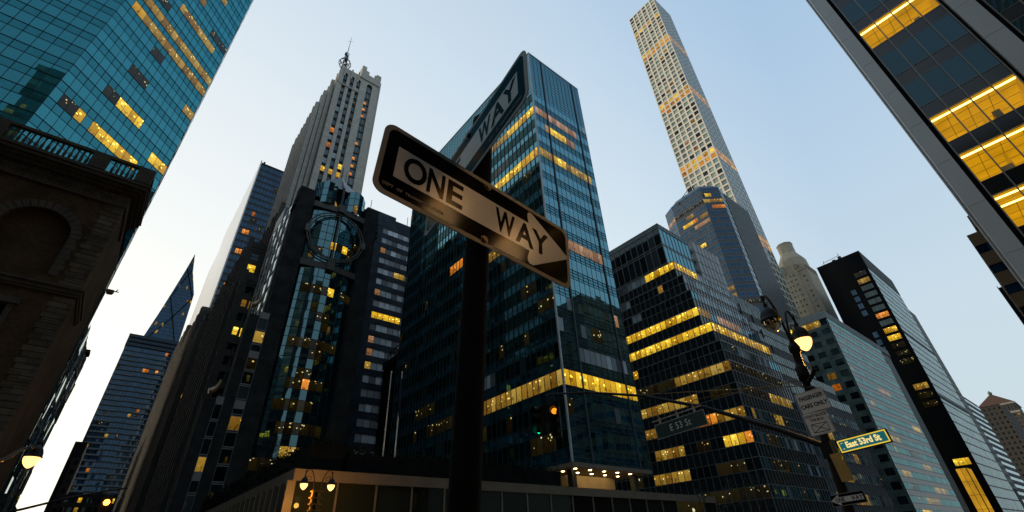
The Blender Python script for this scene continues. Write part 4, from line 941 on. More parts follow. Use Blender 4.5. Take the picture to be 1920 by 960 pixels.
# ---- cream tower with a stepped crown
def crown_tower():
    t = thing('crowned_tower', (-73, 300, 0), 'cream stone apartment tower with a rounded stepped crown beside the pencil tower', 'skyscraper')
    W = Wins(); sk = SK(); st = block_mat('pale_limestone', (.58, .50, .38), (.42, .37, .28), 1.4, .6, var=.04, ms=.01, soft=1)
    x0, x1, y0, y1 = -82, -66, 290, 308
    punched(W, sk, (x0, y0), (-72.5, y0), 40, 141, 30, 4, 1.25, 1.9, pset(G_GREY) + [M_LALU], pl=.0, seed=141, pale=.3, margin=.4)
    punched(W, sk, (-71.2, y0), (x1, y0), 40, 138, 29, 1, 1.4, 1.9, pset(G_GREY) + [M_LALU], pl=.0, seed=142, pale=.2, margin=.6)
    w = sk['wall']; w.box(-72.5, y0 - .5, 0, -71.2, y0, 141); w.box(x0, y0 + .3, 0, x1 - .1, y1, 141); w.box(x0 - .3, y0 - .4, 0, x0 + .3, y0, 141)
    w.prism([(x0, y0), (x1, y0), (x1, y1), (x0, y1)], 141, 145)
    # crown: chamfered drum tapering to a cap
    def octa(cx, cy, r, c=.42): return [(cx + r * a, cy + r * b) for a, b in ((-1, -c), (-c, -1), (c, -1), (1, -c), (1, c), (c, 1), (-c, 1), (-1, c))]
    cx, cy = -74.2, 298.5
    w.prism(octa(cx, cy, 7.6), 145, 152, 0, octa(cx, cy, 7.3)); w.prism(octa(cx, cy, 7.3), 152, 158, 0, octa(cx, cy, 4.2)); w.prism(octa(cx, cy, 4.2), 158, 164.5); w.prism(octa(cx, cy, 4.4), 164.5, 165.3)
    for s_ in range(-3, 4): w.box(cx + s_ * 2 - .3, y0 - .2, 141, cx + s_ * 2 + .3, y0 + .4, 146.5 + (1 if s_ % 2 else 0))
    finish(t, W, sk, wam=st)
    b = MB(); b.box(-80.6, 289.5, 141.5, -77.4, 290.4, 147.5, 0); b.box(-72, 289.6, 143, -69.5, 290.4, 145.5)
    b.build('terrace_window', G_SKY, t)
    r = MB()
    for i in range(6): r.tube([(x1 + .1, 290 + i * 3, 141), (x1 + .1, 290 + i * 3, 143.2)], .15, 5)
    r.tube([(x1 + .1, 290, 143.2), (x1 + .1, 305, 143.2)], .12, 5); r.build('terrace_rail', M_MULL, t)
crown_tower()

# ---- pale green office with tile panels
def tile_office():
    t = thing('tiled_office', (-55, 200, 0), 'green panelled office with striped reflecting avenue front below the black tower', 'building')
    W = Wins(); sk = SK(); x1, y0, yN = -41, 176, 243
    TIL = block_mat('green_grey_tile', (.10, .15, .14), (.03, .04, .04), 1.6, 1.6, var=.12, rough=.3, off=0, ms=.03)
    rnd = random.Random(5); F = Fr((-72, y0), (x1, y0)); wl = sk['wall']
    L = {11: [(5, 6, 1)], 13: [(4, 5, 1)], 9: [(5, 6, 3), (4, 5, 3)], 7: [(5, 6, 2)], 5: [(4, 6, 2)], 3: [(4, 5, 3)], 15: [(5, 7, 2)]}
    punched(W, sk, (-72, y0), (x1, y0), 2, 64, 17, 8, 2.4, 2.0, pset(G_DARK) + [M_MULL], reveal=.12, lit={12: [(6, 7, 2)], 11: [(4, 5, 1), (6, 7, 4)], 9: [(6, 7, 3)], 7: [(5, 7, 2)], 5: [(4, 6, 3)], 3: [(4, 6, 2)], 2: [(6, 7, 2)]}, pl=.03, sash=False, seed=151, pale=.04)
    facade(W, sk, (-72, y0 + .4), (x1 - .4, y0 + .4), 64.1, 66.6, 1, 14, pset(G_DARK), sp=.1, mull=.1, tr=.1, lit={0: [(7, 9, 1), (10, 13, 2)]}, pl=0, seed=152)
    tp = MB(); tp.box(-72, y0 - .2, 66.6, x1 + .1, yN, 69.2); tp.box(-72, y0 + .6, 0, x1 - .3, yN - .1, 66.6); tp.build('roof_parapet', rough_mat('pale_tile_parapet', (.26, .30, .29)), t)
    G = glass_mat('striped_green_glass', (.01, .035, .035), (.50, .86, .86), 3.0, blinds=(.16, .2, .19), wave=.25)
    facade(W, sk, (x1, y0), (x1, 232), 2, 66.6, 19, 36, [G] + pset(G)[1:], sp=.45, mull=.06, dep=.03, tr=.12, lit={12: [(14, 22, 6)], 10: [(3, 6, 6)], 9: [(28, 34, 1)], 7: [(2, 12, 2)], 6: [(14, 22, 3)], 5: [(20, 26, 2)], 4: [(2, 8, 2)], 3: [(4, 9, 3), (20, 30, 2)], 2: [(10, 20, 2)], 1: [(4, 10, 1)]}, pl=.03, kinds=(2, 3), seed=153, tilt=.02)
    facade(W, sk, (x1 - 1.6, 232), (x1 - 1.6, yN), 2, 62, 18, 8, [G] + pset(G)[1:], sp=.1, mull=.06, dep=.03, tr=.12, pl=.02, seed=154, tilt=.03)
    finish(t, W, sk, rough_mat('striped_spandrel', (.02, .075, .08), rough=.10, spec=1.0), M_ALU, wam=TIL)
tile_office()

# ---- black tower and its neighbours
def black_tower():
    t = thing('black_tower', (-46, 290, 0), 'black office tower with lit window column and a pale gridded glass avenue side', 'skyscraper')
    W = Wins(); sk = SK(); x0, x1, y0, y1, z1 = -56.5, -36, 268, 321, 127.5
    m = MB(); m.box(x0, y0, 0, x1 - .2, y1, z1); m.box(x0 - .1, y0 - .1, z1, x1 + .1, y1, z1 + .4)
    m.build('black_wall', M_BLK, t)
    fh = 3.85; kinds = {29: 3, 28: 2, 27: 0, 26: 0, 25: 0, 24: 0, 23: 4, 22: 0, 21: 1, 20: 1, 19: 3, 18: 3, 17: 3, 14: 2, 13: 3, 12: 3, 6: 1, 5: 4, 4: 1, 2: 1}
    for k, mi in kinds.items():
        zt = 113.2 - (28 - k) * fh
        if zt < 26: continue
        q = MB(); n = 4
        for i in range(n):
            a = -42.6 + i * 5.2 / n; q.quad([(a, y0 - .06, zt - 2.5), (a + 5.2 / n - .08, y0 - .06, zt - 2.5), (a + 5.2 / n - .08, y0 - .06, zt), (a, y0 - .06, zt)], mi, [(i, k), (i + 1, k), (i + 1, k + 1), (i, k + 1)])
        W.add(q, 'window', pset(G_GREY if k in (27, 26, 25, 24, 22) else G_DARK), (-40, y0, zt))
        if k in (27, 26, 25, 24, 21, 20, 19, 18):
            q = MB(); 
            for i in range(2): a = -47.3 + i * 1.1; q.quad([(a, y0 - .06, zt - 2.9), (a + 1, y0 - .06, zt - 2.9), (a + 1, y0 - .06, zt - .2), (a, y0 - .06, zt - .2)], 0, [(i, k), (i + 1, k), (i + 1, k + 1), (i, k + 1)])
            W.add(q, 'window', pset(G_BLUE), (-47, y0, zt))
    facade(W, sk, (x1, y0), (x1, y1), 2, 118, 29, 24, pset(glass_mat('grey_green_reflecting_glass', (.12, .16, .16), (.8, .93, .93), 3.4, blinds=(.2, .24, .23))), sp=.10, mull=.10, dep=.03, tr=.12, pl=0, seed=161, lit={14: [(0, 24, -1)]}, tilt=.01, mullevery=1)
    DBM = rough_mat('grey_green_panel', (.08, .10, .10))
    for z in (52, 82, 118): sp_ = MB(); sp_.box(x1 - .1, y0, z, x1 + .16, y1, z + (1.5 if z < 118 else 9.4)); sp_.build('dark_belt', DBM, t)
    finish(t, W, sk, rough_mat('grey_green_spandrel', (.08, .10, .10), rough=.4), M_MULL)
    a = MB(); 
    for dx in (0, 3, 6): a.box(-52 + dx, 270, z1 + .4, -50.5 + dx, 272, z1 + 1.4 + dx * .2)
    a.tube([(-53, 269, z1 + .4), (-52.5, 269, z1 + 3)], .12, 5); a.tube([(-53, 269, z1 + 2), (-45, 269, z1 + 2.6)], .12, 5); a.tube([(-45, 269, z1 + .4), (-45, 269, z1 + 4)], .12, 5); a.build('roof_rig', M_MULL, t)
    t = thing('lit_entrance_block', (-39, 262, 0), 'low block glowing amber through tall backlit panels at the foot of the black tower', 'building')
    AM, tt = newmat('backlit_amber_panel'); co = N(tt, 'ShaderNodeTexCoord').outputs['Object']; nz = N(tt, 'ShaderNodeTexNoise'); nz.inputs['Scale'].default_value = .25; tt.links.new(co, nz.inputs[0])
    e = N(tt, 'ShaderNodeEmission'); e.inputs[0].default_value = (1, .5, .035, 1); tt.links.new(math_n(tt, 'ADD', math_n(tt, 'MULTIPLY', nz.outputs[0], .7), .12), e.inputs[1]); o = N(tt, 'ShaderNodeOutputMaterial'); tt.links.new(e.outputs[0], o.inputs[0])
    for i in range(5):
        for A, B in (((-41.4, 255.9), (-38.2, 255.9)), ((-38.0, 256.0), (-38.0, 264.2))):
            FF = Fr(A, B); q = MB(); nn = 3 if B[0] == A[0] else 2
            for j in range(nn): q.quad([FF.P(j * FF.W / nn + .06, 1 + i * 4.6), FF.P((j + 1) * FF.W / nn - .06, 1 + i * 4.6), FF.P((j + 1) * FF.W / nn - .06, 5.5 + i * 4.6), FF.P(j * FF.W / nn + .06, 5.5 + i * 4.6)])
            q.build('glowing_panel', AM, t)
    m = MB(); m.box(-41.5, 256.05, 0, -38.15, 264.3, 24.2); m.box(-41.6, 255.8, 24.2, -37.9, 264.4, 24.5); m.build('frame', M_BLK, t)
    t = thing('pale_slab_tower', (-46, 335, 0), 'pale stone slab rising just past the black tower', 'building')
    W = Wins(); sk = SK(); punched(W, sk, (-37.2, 323), (-37.2, 346), 20, 113, 26, 8, 1.4, 2.0, pset(G_GREY) + [M_MULL], seed=165, pl=.0); core(t, [(-58, 323, 0, -37.2, 346, 113.3)], inset=.4); finish(t, W, sk, wam=rough_mat('grey_limestone', (.30, .30, .28)))
    t = thing('striped_slab', (-50, 400, 0), 'grey office with white horizontal window bands on the avenue past the black tower', 'building')
    W = Wins(); sk = SK(); facade(W, sk, (-41, 372), (-41, 424), 2, 70, 18, 14, pset(glass_mat('white_band_glass', (.3, .36, .36), (.85, .95, .95), 2.0, blinds=(.42, .48, .47))), sp=.55, mull=.3, dep=.1, pl=.05, kinds=(0, 3), seed=171, mullevery=14)
    punched(W, sk, (-62, 372), (-41, 372), 2, 70, 18, 7, 1.5, 1.9, pset(G_DARK) + [M_MULL], seed=172, pl=.06); core(t, [(-62, 372, 0, -41, 424, 72), (-60, 380, 72, -44, 410, 76)], inset=.3); finish(t, W, sk, rough_mat('slate_spandrel', (.04, .06, .065)), wam=rough_mat('slate_wall', (.06, .075, .08)))
    t = thing('gabled_hotel', (-55, 735, 0), 'far brown hotel with a red hipped roof and an arcade of windows under the eaves', 'building')
    W = Wins(); sk = SK(); x0, x1, y0 = -71, -41.5, 718
    punched(W, sk, (x0, y0), (x1, y0), 20, 108, 22, 9, 1.4, 1.9, pset(G_DARK) + [M_MULL], pl=.02, kinds=(2, 4), seed=175); punched(W, sk, (x1, y0), (x1, y0 + 40), 20, 108, 22, 12, 1.4, 1.9, pset(G_DARK) + [M_MULL], pl=.02, kinds=(2, 4), seed=176)
    punched(W, sk, (x0, y0), (x1, y0), 110, 117, 1, 12, 1.2, 4.8, pset(G_DARK) + [M_MULL], pl=0, sash=False, seed=177); punched(W, sk, (x1, y0), (x1, y0 + 40), 110, 117, 1, 16, 1.2, 4.8, pset(G_DARK) + [M_MULL], pl=0, sash=False, seed=178)
    core(t, [(x0, y0, 0, x1, y0 + 40, 117)], inset=.5)
    e = MB(); e.box(x0 - .8, y0 - .8, 117, x1 + .8, y0 + 40.8, 118.5); e.box(x0 - .4, y0 - .4, 108, x1 + .4, y0 + 40, 109.8); e.build('eaves', rough_mat('pale_eaves', (.3, .29, .26)), t)
    r = MB(); r.prism([(x0 - .5, y0 - .5), (x1 + .5, y0 - .5), (x1 + .5, y0 + 40), (x0 - .5, y0 + 40)], 118.5, 131, 0, [(-57.5, y0 + 13), (-55, y0 + 13), (-55, y0 + 27), (-57.5, y0 + 27)]); r.build('hipped_roof', rough_mat('red_tile_roof', (.10, .05, .03)), t)
    k = MB(); k.lathe([(.4, 0), (1.6, 1), (1.9, 2.4), (1.1, 3.6), (.3, 4.6), (0, 5)], (-56.2, y0 + 14, 130.6), seg=10); k.build('roof_finial', rough_mat('verdigris', (.12, .16, .12)), t)
    for k_ in range(8): pass
    finish(t, W, sk, wam=rough_mat('brown_hotel_brick', (.075, .065, .055)))
    t = thing('brown_apartment_house', (-62, 640, 0), 'low brown apartment house in front of the far gabled hotel', 'building')
    W = Wins(); sk = SK(); punched(W, sk, (-70, 560), (-41, 560), 4, 92, 23, 9, 1.3, 1.8, pset(G_DARK) + [M_MULL], pl=.03, seed=181); punched(W, sk, (-41, 560), (-41, 620), 4, 92, 23, 16, 1.3, 1.8, pset(G_DARK) + [M_MULL], pl=.03, seed=182)
    core(t, [(-70, 560, 0, -41, 620, 93)], inset=.5); finish(t, W, sk, wam=rough_mat('dark_brown_brick', (.05, .045, .04)))
black_tower()

# ---- silver and black tower at the right edge
def silver_tower():
    t = thing('aluminium_tower', (15, 60, 0), 'grey aluminium and black glass tower with amber lit floors at the upper right edge', 'skyscraper')
    x0, y0, x1, y1, top = 1.35, 40.0, 39.6, 48.4, 160
    fh = 3.85; zb = 28.1 - 7 * fh; nf = int((top - zb) / fh)
    G = M_SG = None
    m, tn = newmat('clear_tinted_glass')
    tr = N(tn, 'ShaderNodeBsdfTransparent'); tr.inputs[0].default_value = (.95, .93, .85, 1)
    gl = N(tn, 'ShaderNodeBsdfGlossy'); gl.inputs[0].default_value = (.55, .8, .9, 1); gl.inputs[1].default_value = .01
    fr = N(tn, 'ShaderNodeFresnel'); fr.inputs[0].default_value = 1.22; mx = N(tn, 'ShaderNodeMixShader'); tn.links.new(fr.outputs[0], mx.inputs[0]); tn.links.new(tr.outputs[0], mx.inputs[1]); tn.links.new(gl.outputs[0], mx.inputs[2])
    o = N(tn, 'ShaderNodeOutputMaterial'); tn.links.new(mx.outputs[0], o.inputs[0]); CLEAR = m
    BACK = glass_mat('tinted_office_glass', (.006, .010, .013), (.42, .72, .85), 1.9, wave=.06)
    AL = rough_mat('satin_aluminium_panel', (.66, .69, .68), var=.05, scale=.25, rough=.42, metal=.2, fine=3)
    SPN = rough_mat('black_glass_spandrel', (.012, .013, .014), rough=.14, spec=.7)
    MU = rough_mat('bronze_grey_mullion', (.30, .29, .27), rough=.4, metal=.4)
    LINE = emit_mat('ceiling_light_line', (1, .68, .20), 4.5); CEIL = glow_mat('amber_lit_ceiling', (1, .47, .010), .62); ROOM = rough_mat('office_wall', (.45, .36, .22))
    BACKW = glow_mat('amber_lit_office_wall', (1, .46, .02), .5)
    W = Wins(); al = MB(); jt = MB(); mu = MB(); spd = {}; lf = MB(); back = MB()
    per = 6.35; colw = 1.0
    F = Fr((x0, y0), (x1, y0)); nP = 6
    lit = {6: (0, 5), 5: (0, 5), 9: (0, 2), 4: (0, 4), 3: (0, 5), 8: (3, 6), 12: (1, 5), 14: (2, 6), 16: (0, 6), 7: (4, 6), 10: (3, 6), 18: (1, 4), 21: (0, 5)}
    dimr = {11: (0, 1)}
    wstart = 1.25
    for p in range(nP + 1):
        u0 = p * per if p else 0.0; w0, w1 = (0, .92) if p == 0 else (p * per, p * per + 1.15)
        for k in range(-1, nf):
            z = zb + k * fh - .25
            al.box(w0, -.35, z + .012, w1, .1, z + fh - .012, 0, F.fr())
    for k in range(-1, nf):      # west return of the corner column, then its own avenue bays
        z = zb + k * fh - .25
        al.box(x0 - .05, y0 - .34, z + .012, x0 - .003, y0 + 1.1, z + fh - .012); al.box(x0 - .05, y0 + 7, z + .012, x0 + .02, y0 + 8.1, z + fh - .012); al.box(x0 - .05, y1 - .1, z + .012, x0 + .02, y1, z + fh - .012)
    for p in range(nP):
        a = (p * per + 1.15 + .33) if p else 1.25; b = (p + 1) * per - .22; n = 4; bw = (b - a) / n
        for k in range(nf):
            zt = zb + (k + 1) * fh; zw = zt - 2.62
            spd.setdefault(k, MB()).quad([F.P(a, zw - 1.23, -.02), F.P(b, zw - 1.23, -.02), F.P(b, zw, -.02), F.P(a, zw, -.02)])
            L = lit.get(k); on = L and L[0] <= p < L[1]
            q = MB()
            for i in range(n):
                t_ = random.uniform(-.004, .004)
                q.quad([F.P(a + i * bw, zw, t_), F.P(a + (i + 1) * bw, zw, -t_), F.P(a + (i + 1) * bw, zt, -t_), F.P(a + i * bw, zt, t_)], 1 if on else 0, [(i + p * 5, k), (i + 1 + p * 5, k), (i + 1 + p * 5, k + 1), (i + p * 5, k + 1)])
            W.add(q, 'window', [BACK, CLEAR], F.P(a, zt))
            if on:
                cz = zt - .05; r0, r1 = -.05, -6.5
                c = MB(); c.quad([F.P(a, cz, r0), F.P(b, cz, r0), F.P(b, cz, r1), F.P(a, cz, r1)], 0, [(0, k), (2, k), (2, k + 1), (0, k + 1)])
                c.quad([F.P(a, zw - .6, r1), F.P(b, zw - .6, r1), F.P(b, cz, r1), F.P(a, cz, r1)], 1); c.quad([F.P(a, zw - .6, r0), F.P(b, zw - .6, r0), F.P(b, zw - .6, r1), F.P(a, zw - .6, r1)], 2)
                for uu in (a, b): c.quad([F.P(uu, zw - .6, r0), F.P(uu, cz, r0), F.P(uu, cz, r1), F.P(uu, zw - .6, r1)], 1)
                for i in range(1, 5): c.box(a, i * 1.2, cz - .02, b, i * 1.2 + .035, cz - .004, 3, F.fr())
                for i in range(1, n): c.box(a + i * bw - .3, .45, cz - .02, a + i * bw - .27, 6.4, cz - .004, 3, F.fr())
                rr_ = random.Random(k * 7 + p)
                for i in range(3):
                    ux_ = rr_.uniform(a + .3, b - .6); c.box(ux_, rr_.uniform(.6, 2.5), zw - .5, ux_ + rr_.uniform(.3, .7), rr_.uniform(2.6, 3.2), zw + rr_.uniform(.3, 1.3), 3, F.fr())
                wq_ = rr_.uniform(a + 1, b - 1); c.box(wq_, 2.4, zw - .6, wq_ + .12, 6.4, cz - .03, 1, F.fr())
                c.build('lit_office_interior', [CEIL, BACKW, ROOM, MU], t)
                ln = MB(); ln.box(a + .02, .22, cz - .16, b - .02, .40, cz - .10, 0, F.fr())
                if k in (4, 3, 12): ln.box(a + .05, 1.6, cz - .2, b - .05, 1.72, cz - .12, 0, F.fr())
                ln.build('ceiling_light', LINE, t)
        for i in range(n + 1): mu.box(a + i * bw - .035, -.14, zb - 2, a + i * bw + .035, .02, top, 0, F.fr())
        for k in range(nf):
            zt = zb + (k + 1) * fh; 
            for z in (zt, zt - 2.62): mu.box(a, -.02, z - .02, b, .03, z + .02, 0, F.fr())
    W.finish(t); al.build('aluminium_columns', AL, t); mu.build('mullion_grid', MU, t); [q_.build('spandrel', SPN, t) for q_ in spd.values()]
    c = MB(); fb = MB()
    for p in range(nP):
        a = (p * per + 1.15 + .33) if p else 1.25; b = (p + 1) * per - .22
        fb.box((p * per + 1.15) if p else .92, .05, zb - 2, a, .3, top, 0, F.fr()); fb.box(b, .05, zb - 2, (p + 1) * per, .3, top, 0, F.fr())
    fb.build('shadow_gap', M_BLK, t)
    c.box(x0 + .12, y0 + 7.2, 0, x1, y1, top); c.box(x0 + .12, y0 + .15, 0, x1, y0 + 7.2, zb - 1.5); c.box(x0 + .12, y0 + .2, 0, x0 + 1.2, y0 + 7.2, top); c.build('core_wall', M_BLK, t)
    back = MB()
    W2 = Wins(); sk = SK(); facade(W2, sk, (x0 + .1, y1), (x0 + .1, y0 + 1.2), zb, top - 6, nf - 1, 10, pset(BACK), sp=.32, mull=.1, pl=.08, kinds=(2, 3), seed=191); finish(t, W2, sk, SPN, MU, cap=0)
    for k in range(nf):
        zt = zb + (k + 1) * fh; back.box(x0 + 1.25, y0 + .1, zt + .02, x1, y0 + 7.2, zt + 1.1)
    back.build('floor_slabs', M_BLK, t)
silver_tower()

BRN = rough_mat('tan_brick', (.17, .105, .05), var=.12)
def tan_building():
    t = thing('tan_banded_building', (8, 115, 0), 'tan brick building with blue window strips peeping out past the aluminium tower', 'building')
    W = Wins(); sk = SK(); b = MB(); x1 = 20; yS = 105
    for i in range(11):
        zt = 45.87 - i * 3.93
        b.box(.98, yS, zt - 2.35, x1, 140, zt)
        F = Fr((1.13, yS + .12), (6.3, yS + .12)); q = MB()
        for j in range(4): q.quad([F.P(j * 1.29, zt - 3.93), F.P(j * 1.29 + 1.2, zt - 3.93), F.P(j * 1.29 + 1.2, zt - 2.36), F.P(j * 1.29, zt - 2.36)], 0, [(j, i), (j + 1, i), (j + 1, i + 1), (j, i + 1)])
        W.add(q, 'window_band', pset(G_BLUE), (3, yS, zt))
        F = Fr((1.13, 139), (1.13, yS + .12)); q = MB()
        for j in range(12): q.quad([F.P(j * 2.8, zt - 3.93), F.P(j * 2.8 + 2.7, zt - 3.93), F.P(j * 2.8 + 2.7, zt - 2.36), F.P(j * 2.8, zt - 2.36)], 3 if random.random() < .1 else 0, [(j, i), (j + 1, i), (j + 1, i + 1), (j, i + 1)])
        W.add(q, 'window_band', pset(G_BLUE), (1, 120, zt))
    b.box(2.6, yS + .2, 46.9, x1, 138, 49.3)
    b.build('brick_band', BRN, t); c = MB(); c.box(1.3, yS + .3, 0, x1 - .2, 139.8, 45.8); c.box(2.8, yS + .4, 45, x1, 137, 47); c.build('wall', M_BLK, t)
    u = MB(); u.box(6, 108, 47, 22, 132, 77)
    for i in range(7): u.box(5.7 + (i // 3) * .0, 107.7, 50 + i * 4, 22.3, 132.3, 51.6 + i * 4)
    u.build('upper_tower', BRN, t)
    W.finish(t)
    t = thing('corrugated_shed_roof', (2, 150, 0), 'dark ribbed side wall dropping diagonally below the tan banded building', 'building')
    m = MB(); m.box(.48, 150, 0, 14, 190, 50.2)
    for i in range(34): m.box(.36, 150.2, 50 - i * 1.4, .5, 189, 50.7 - i * 1.4)
    m.build('ribbed_wall', M_BLK, t)
tan_building()

# ---- buildings across the avenue that the glass fronts mirror
def mirror_row():
    t = thing('bronze_tower', (60, -40, 0), 'dark bronze office tower set back on a plaza south of the cross street', 'skyscraper')
    W = Wins(); sk = SK(); facade(W, sk, (28, -10), (28, -62), 8, 157, 38, 26, pset(G_DARK), sp=.35, pl=.08, mullevery=26, seed=201); core(t, [(28, -62, 0, 55, -10, 157)]); finish(t, W, sk)
    t = thing('brick_hotel', (20, 218, 0), 'tan brick hotel facing the avenue beyond the tan banded building', 'building')
    W = Wins(); sk = SK(); punched(W, sk, (6.1, 245), (6.1, 196), 6, 88, 21, 14, 1.6, 2, pset(G_DARK) + [M_MULL], pl=.2, seed=202); core(t, [(6.1, 196, 0, 26, 245, 88)], inset=.4); finish(t, W, sk, wam=BRN)
mirror_row()
#@@PART3
# ---- the rest of the avenue's walls of buildings (behind the viewer; mirrored in the glass and closing off the low sky; the last two are added sun screens)
def rest_of_avenue():
    spec = [((-75, -130, -41.5, -63), 85, 'grey stone office block south of the brick clubhouse', 'W'), ((-140, -60, -76, -47), 120, 'dark glass office south of the teal glass tower', 'W'),
            ((30, 12, 70, 38), 120, 'black glass office east of the aluminium tower', 'E'), ((62, -3.5, 110, 62), 90, 'brown office on the cross street east of the plaza', 'E'),
            ((2, -150, 40, -80), 95, 'tall grey office on the avenue past the bronze tower', 'E'), ((2, 250, 34, 330), 60, 'stone apartment house on the avenue past the tan brick hotel', 'E'),
            ((-41.5, -200, -75, -140), 110, 'slab office farther south down the avenue', 'W'),
            ((-190, -80, -100, -20), 150, 'broad unseen tower added to block the low sun, west of the teal glass tower', 'W'), ((-300, -100, -191, -31), 165, 'unseen sun screen tower added near the far end of the cross street', 'W')]  # last two towers added unseen to shade the lower facades from the low sun
    for i, ((xa, ya, xb, yb), h, lab, side) in enumerate(spec):
        x0, x1 = min(xa, xb), max(xa, xb); t = thing('avenue_building', ((x0 + x1) / 2, (ya + yb) / 2, 0), lab, 'building')
        W = Wins(); sk = SK(); nf = int(h / 3.9)
        if side == 'W': facade(W, sk, (x1, ya), (x1, yb), 4, h, nf, 20, pset(G_DARK), sp=.4, pl=.06, mullevery=20, seed=300 + i)
        else: facade(W, sk, (x0, yb), (x0, ya), 4, h, nf, 20, pset(G_DARK), sp=.4, pl=.06, mullevery=20, seed=300 + i)
        facade(W, sk, (x1, yb), (x0, yb), 4, h, nf, 12, pset(G_DARK), sp=.4, pl=.06, mullevery=12, seed=320 + i)
        core(t, [(x0, ya, 0, x1, yb, h)]); W.finish(t, 0); sk['spandrel'].build('spandrel', M_DARKP, t)
rest_of_avenue()

# ---- bare trees
BARK = rough_mat('bare_bark', (.045, .038, .03), fine=25)
def tree(x, y, z, h, seed, label, spread=.55):
    rnd = random.Random(seed); t = thing('bare_tree', (x, y, z), label, 'tree', 'leafless trees around the podium'); tr = MB(); cr = MB()
    def grow(p, d, L, r, n):
        q = p + d * L; mid = p + d * L * .5 + Vector((rnd.gauss(0, 1), rnd.gauss(0, 1), 0)) * L * .05
        (tr if n > 5 else cr).tube([p, mid, q], [r, r * .85, r * .7], 6 if n > 4 else 4, cap=False)
        if n == 0: return
        for _ in range(2 if rnd.random() < .55 else 3):
            a = Vector([rnd.gauss(0, 1) for _ in range(3)]); a -= a.dot(d) * d
            if a.length < 1e-3: continue
            nd = (d + a.normalized() * rnd.uniform(.3, .85) * spread * 1.6 + Vector((0, 0, .12))).normalized(); grow(q, nd, L * rnd.uniform(.62, .85), r * .66, n - 1)
    grow(Vector((x, y, z)), Vector((0, 0, 1)), h * .27, h * .016, 6); tr.build('trunk', BARK, t); cr.build('branches', BARK, t)
tree(-70, 15.2, 8.6, 9, 1, 'bare branching tree on the podium roof, left of the dark hedge')
tree(-63, 21, 8.6, 9.5, 2, 'bare tree rising behind the podium hedge below the mirror glass bay')
tree(-57, 24, 8.6, 7.5, 3, 'smaller bare tree behind the podium hedge near the granite pier')
tree(-38.4, 66, .13, 10.5, 4, 'bare street tree on the avenue pavement beside the end of the podium')
tree(-38.2, 78, .13, 11, 5, 'bare street tree in front of the lit ground floor of the stepped office')

# ---- flagpoles on the podium roof
STEEL = rough_mat('white_painted_steel', (.8, .78, .72), rough=.35)
for i, (y, z1, lab) in enumerate(((20.0, 18.3, 'left flagpole on the podium roof with a frayed halyard'), (21.2, 18.5, 'right flagpole on the podium roof with a furled dark flag'))):
    t = thing('flagpole', (-43, y, 8.5), lab, 'flagpole', 'flagpoles on the podium roof')
    m = MB(); m.tube([(-43, y, 8.5), (-43, y, z1)], [.075, .045], 8); m.build('pole', STEEL, t)
    m = MB(); m.lathe([(0, .18), (.07, .12), (.09, .05), (.05, -.02), (0, -.04)], (-43, y, z1 + .03), seg=10); m.build('ball_finial', STEEL, t)
    if i: m = MB(); m.tube([(-42.93, y - .02, z1 - .6), (-42.9, y - .1, z1 - 2), (-42.92, y - .05, z1 - 3.4), (-42.93, y, z1 - 4.4)], [.05, .13, .11, .04], 7); m.build('furled_flag', rough_mat('navy_flag_cloth', (.012, .015, .05)), t)
    else:
        m = MB(); m.tube([(-42.9, y - .12 * math.sin(k * 1.7) - .02, z1 - 1.6 - k * .17) for k in range(14)], .018, 4); m.build('halyard', M_MULL, t)

# ---- street lamps
IRON = rough_mat('black_painted_iron', (.008, .008, .008), rough=.5, spec=.22, fine=30)
GLOW = emit_mat('sodium_lamp_glass', (1, .56, .17), 2.6)
def amber_glass():
    m, t = newmat('unlit_amber_glass'); e = N(t, 'ShaderNodeEmission'); e.inputs[0].default_value = (1, .5, .1, 1); e.inputs[1].default_value = .0
    tr = N(t, 'ShaderNodeBsdfTransparent'); tr.inputs[0].default_value = (.75, .62, .4, 1); gl = N(t, 'ShaderNodeBsdfGlossy'); gl.inputs[1].default_value = .08; gl.inputs[0].default_value = (1, .85, .6, 1)
    fr = N(t, 'ShaderNodeFresnel'); fr.inputs[0].default_value = 1.9; mx = N(t, 'ShaderNodeMixShader'); t.links.new(fr.outputs[0], mx.inputs[0]); t.links.new(tr.outputs[0], mx.inputs[1]); t.links.new(gl.outputs[0], mx.inputs[2]); o = N(t, 'ShaderNodeOutputMaterial'); t.links.new(mx.outputs[0], o.inputs[0]); return m
AMBER = amber_glass()
def lantern(root, x, y, z, s=1.0, on=True, watts=18):
    """z = rim of the dome; glass drop hangs below, dome and finial above"""
    d = MB(); d.lathe([(0, .43), (.035, .42), (.05, .36), (.03, .33), (.055, .30), (.10, .27), (.155, .20), (.195, .10), (.21, 0), (.225, -.015), (.215, -.03), (.17, -.02), (.15, .05), (0, .12)], (x, y, z), seg=24)
    d.v = [(x + (a - x) * s, y + (b - y) * s, z + (c - z) * s) for a, b, c in d.v]; dome = d.build('lantern_dome', IRON, root, True)
    g = MB(); g.lathe([(.185, -.03), (.19, -.07), (.175, -.14), (.14, -.21), (.09, -.27), (.04, -.31), (0, -.325)], (x, y, z), seg=24)
    g.v = [(x + (a - x) * s, y + (b - y) * s, z + (c - z) * s) for a, b, c in g.v]; g.build('lantern_glass', GLOW if on else AMBER, root, True)
    if on:
        l = bpy.data.lights.new('lantern_light', 'POINT'); l.energy = watts; l.color = (1, .58, .24) if x > 0 else (1, .45, .08); l.shadow_soft_size = .26 if x > 0 else .15 * s; o = bpy.data.objects.new('lantern_light', l); C.objects.link(o); o.location = (x, y, z - .5 * s)
    else:
        b = MB(); b.lathe([(0, .0), (.05, -.03), (.06, -.1), (.035, -.18), (0, -.2)], (x, y, z), seg=10); b.build('bulb', STEEL, root)
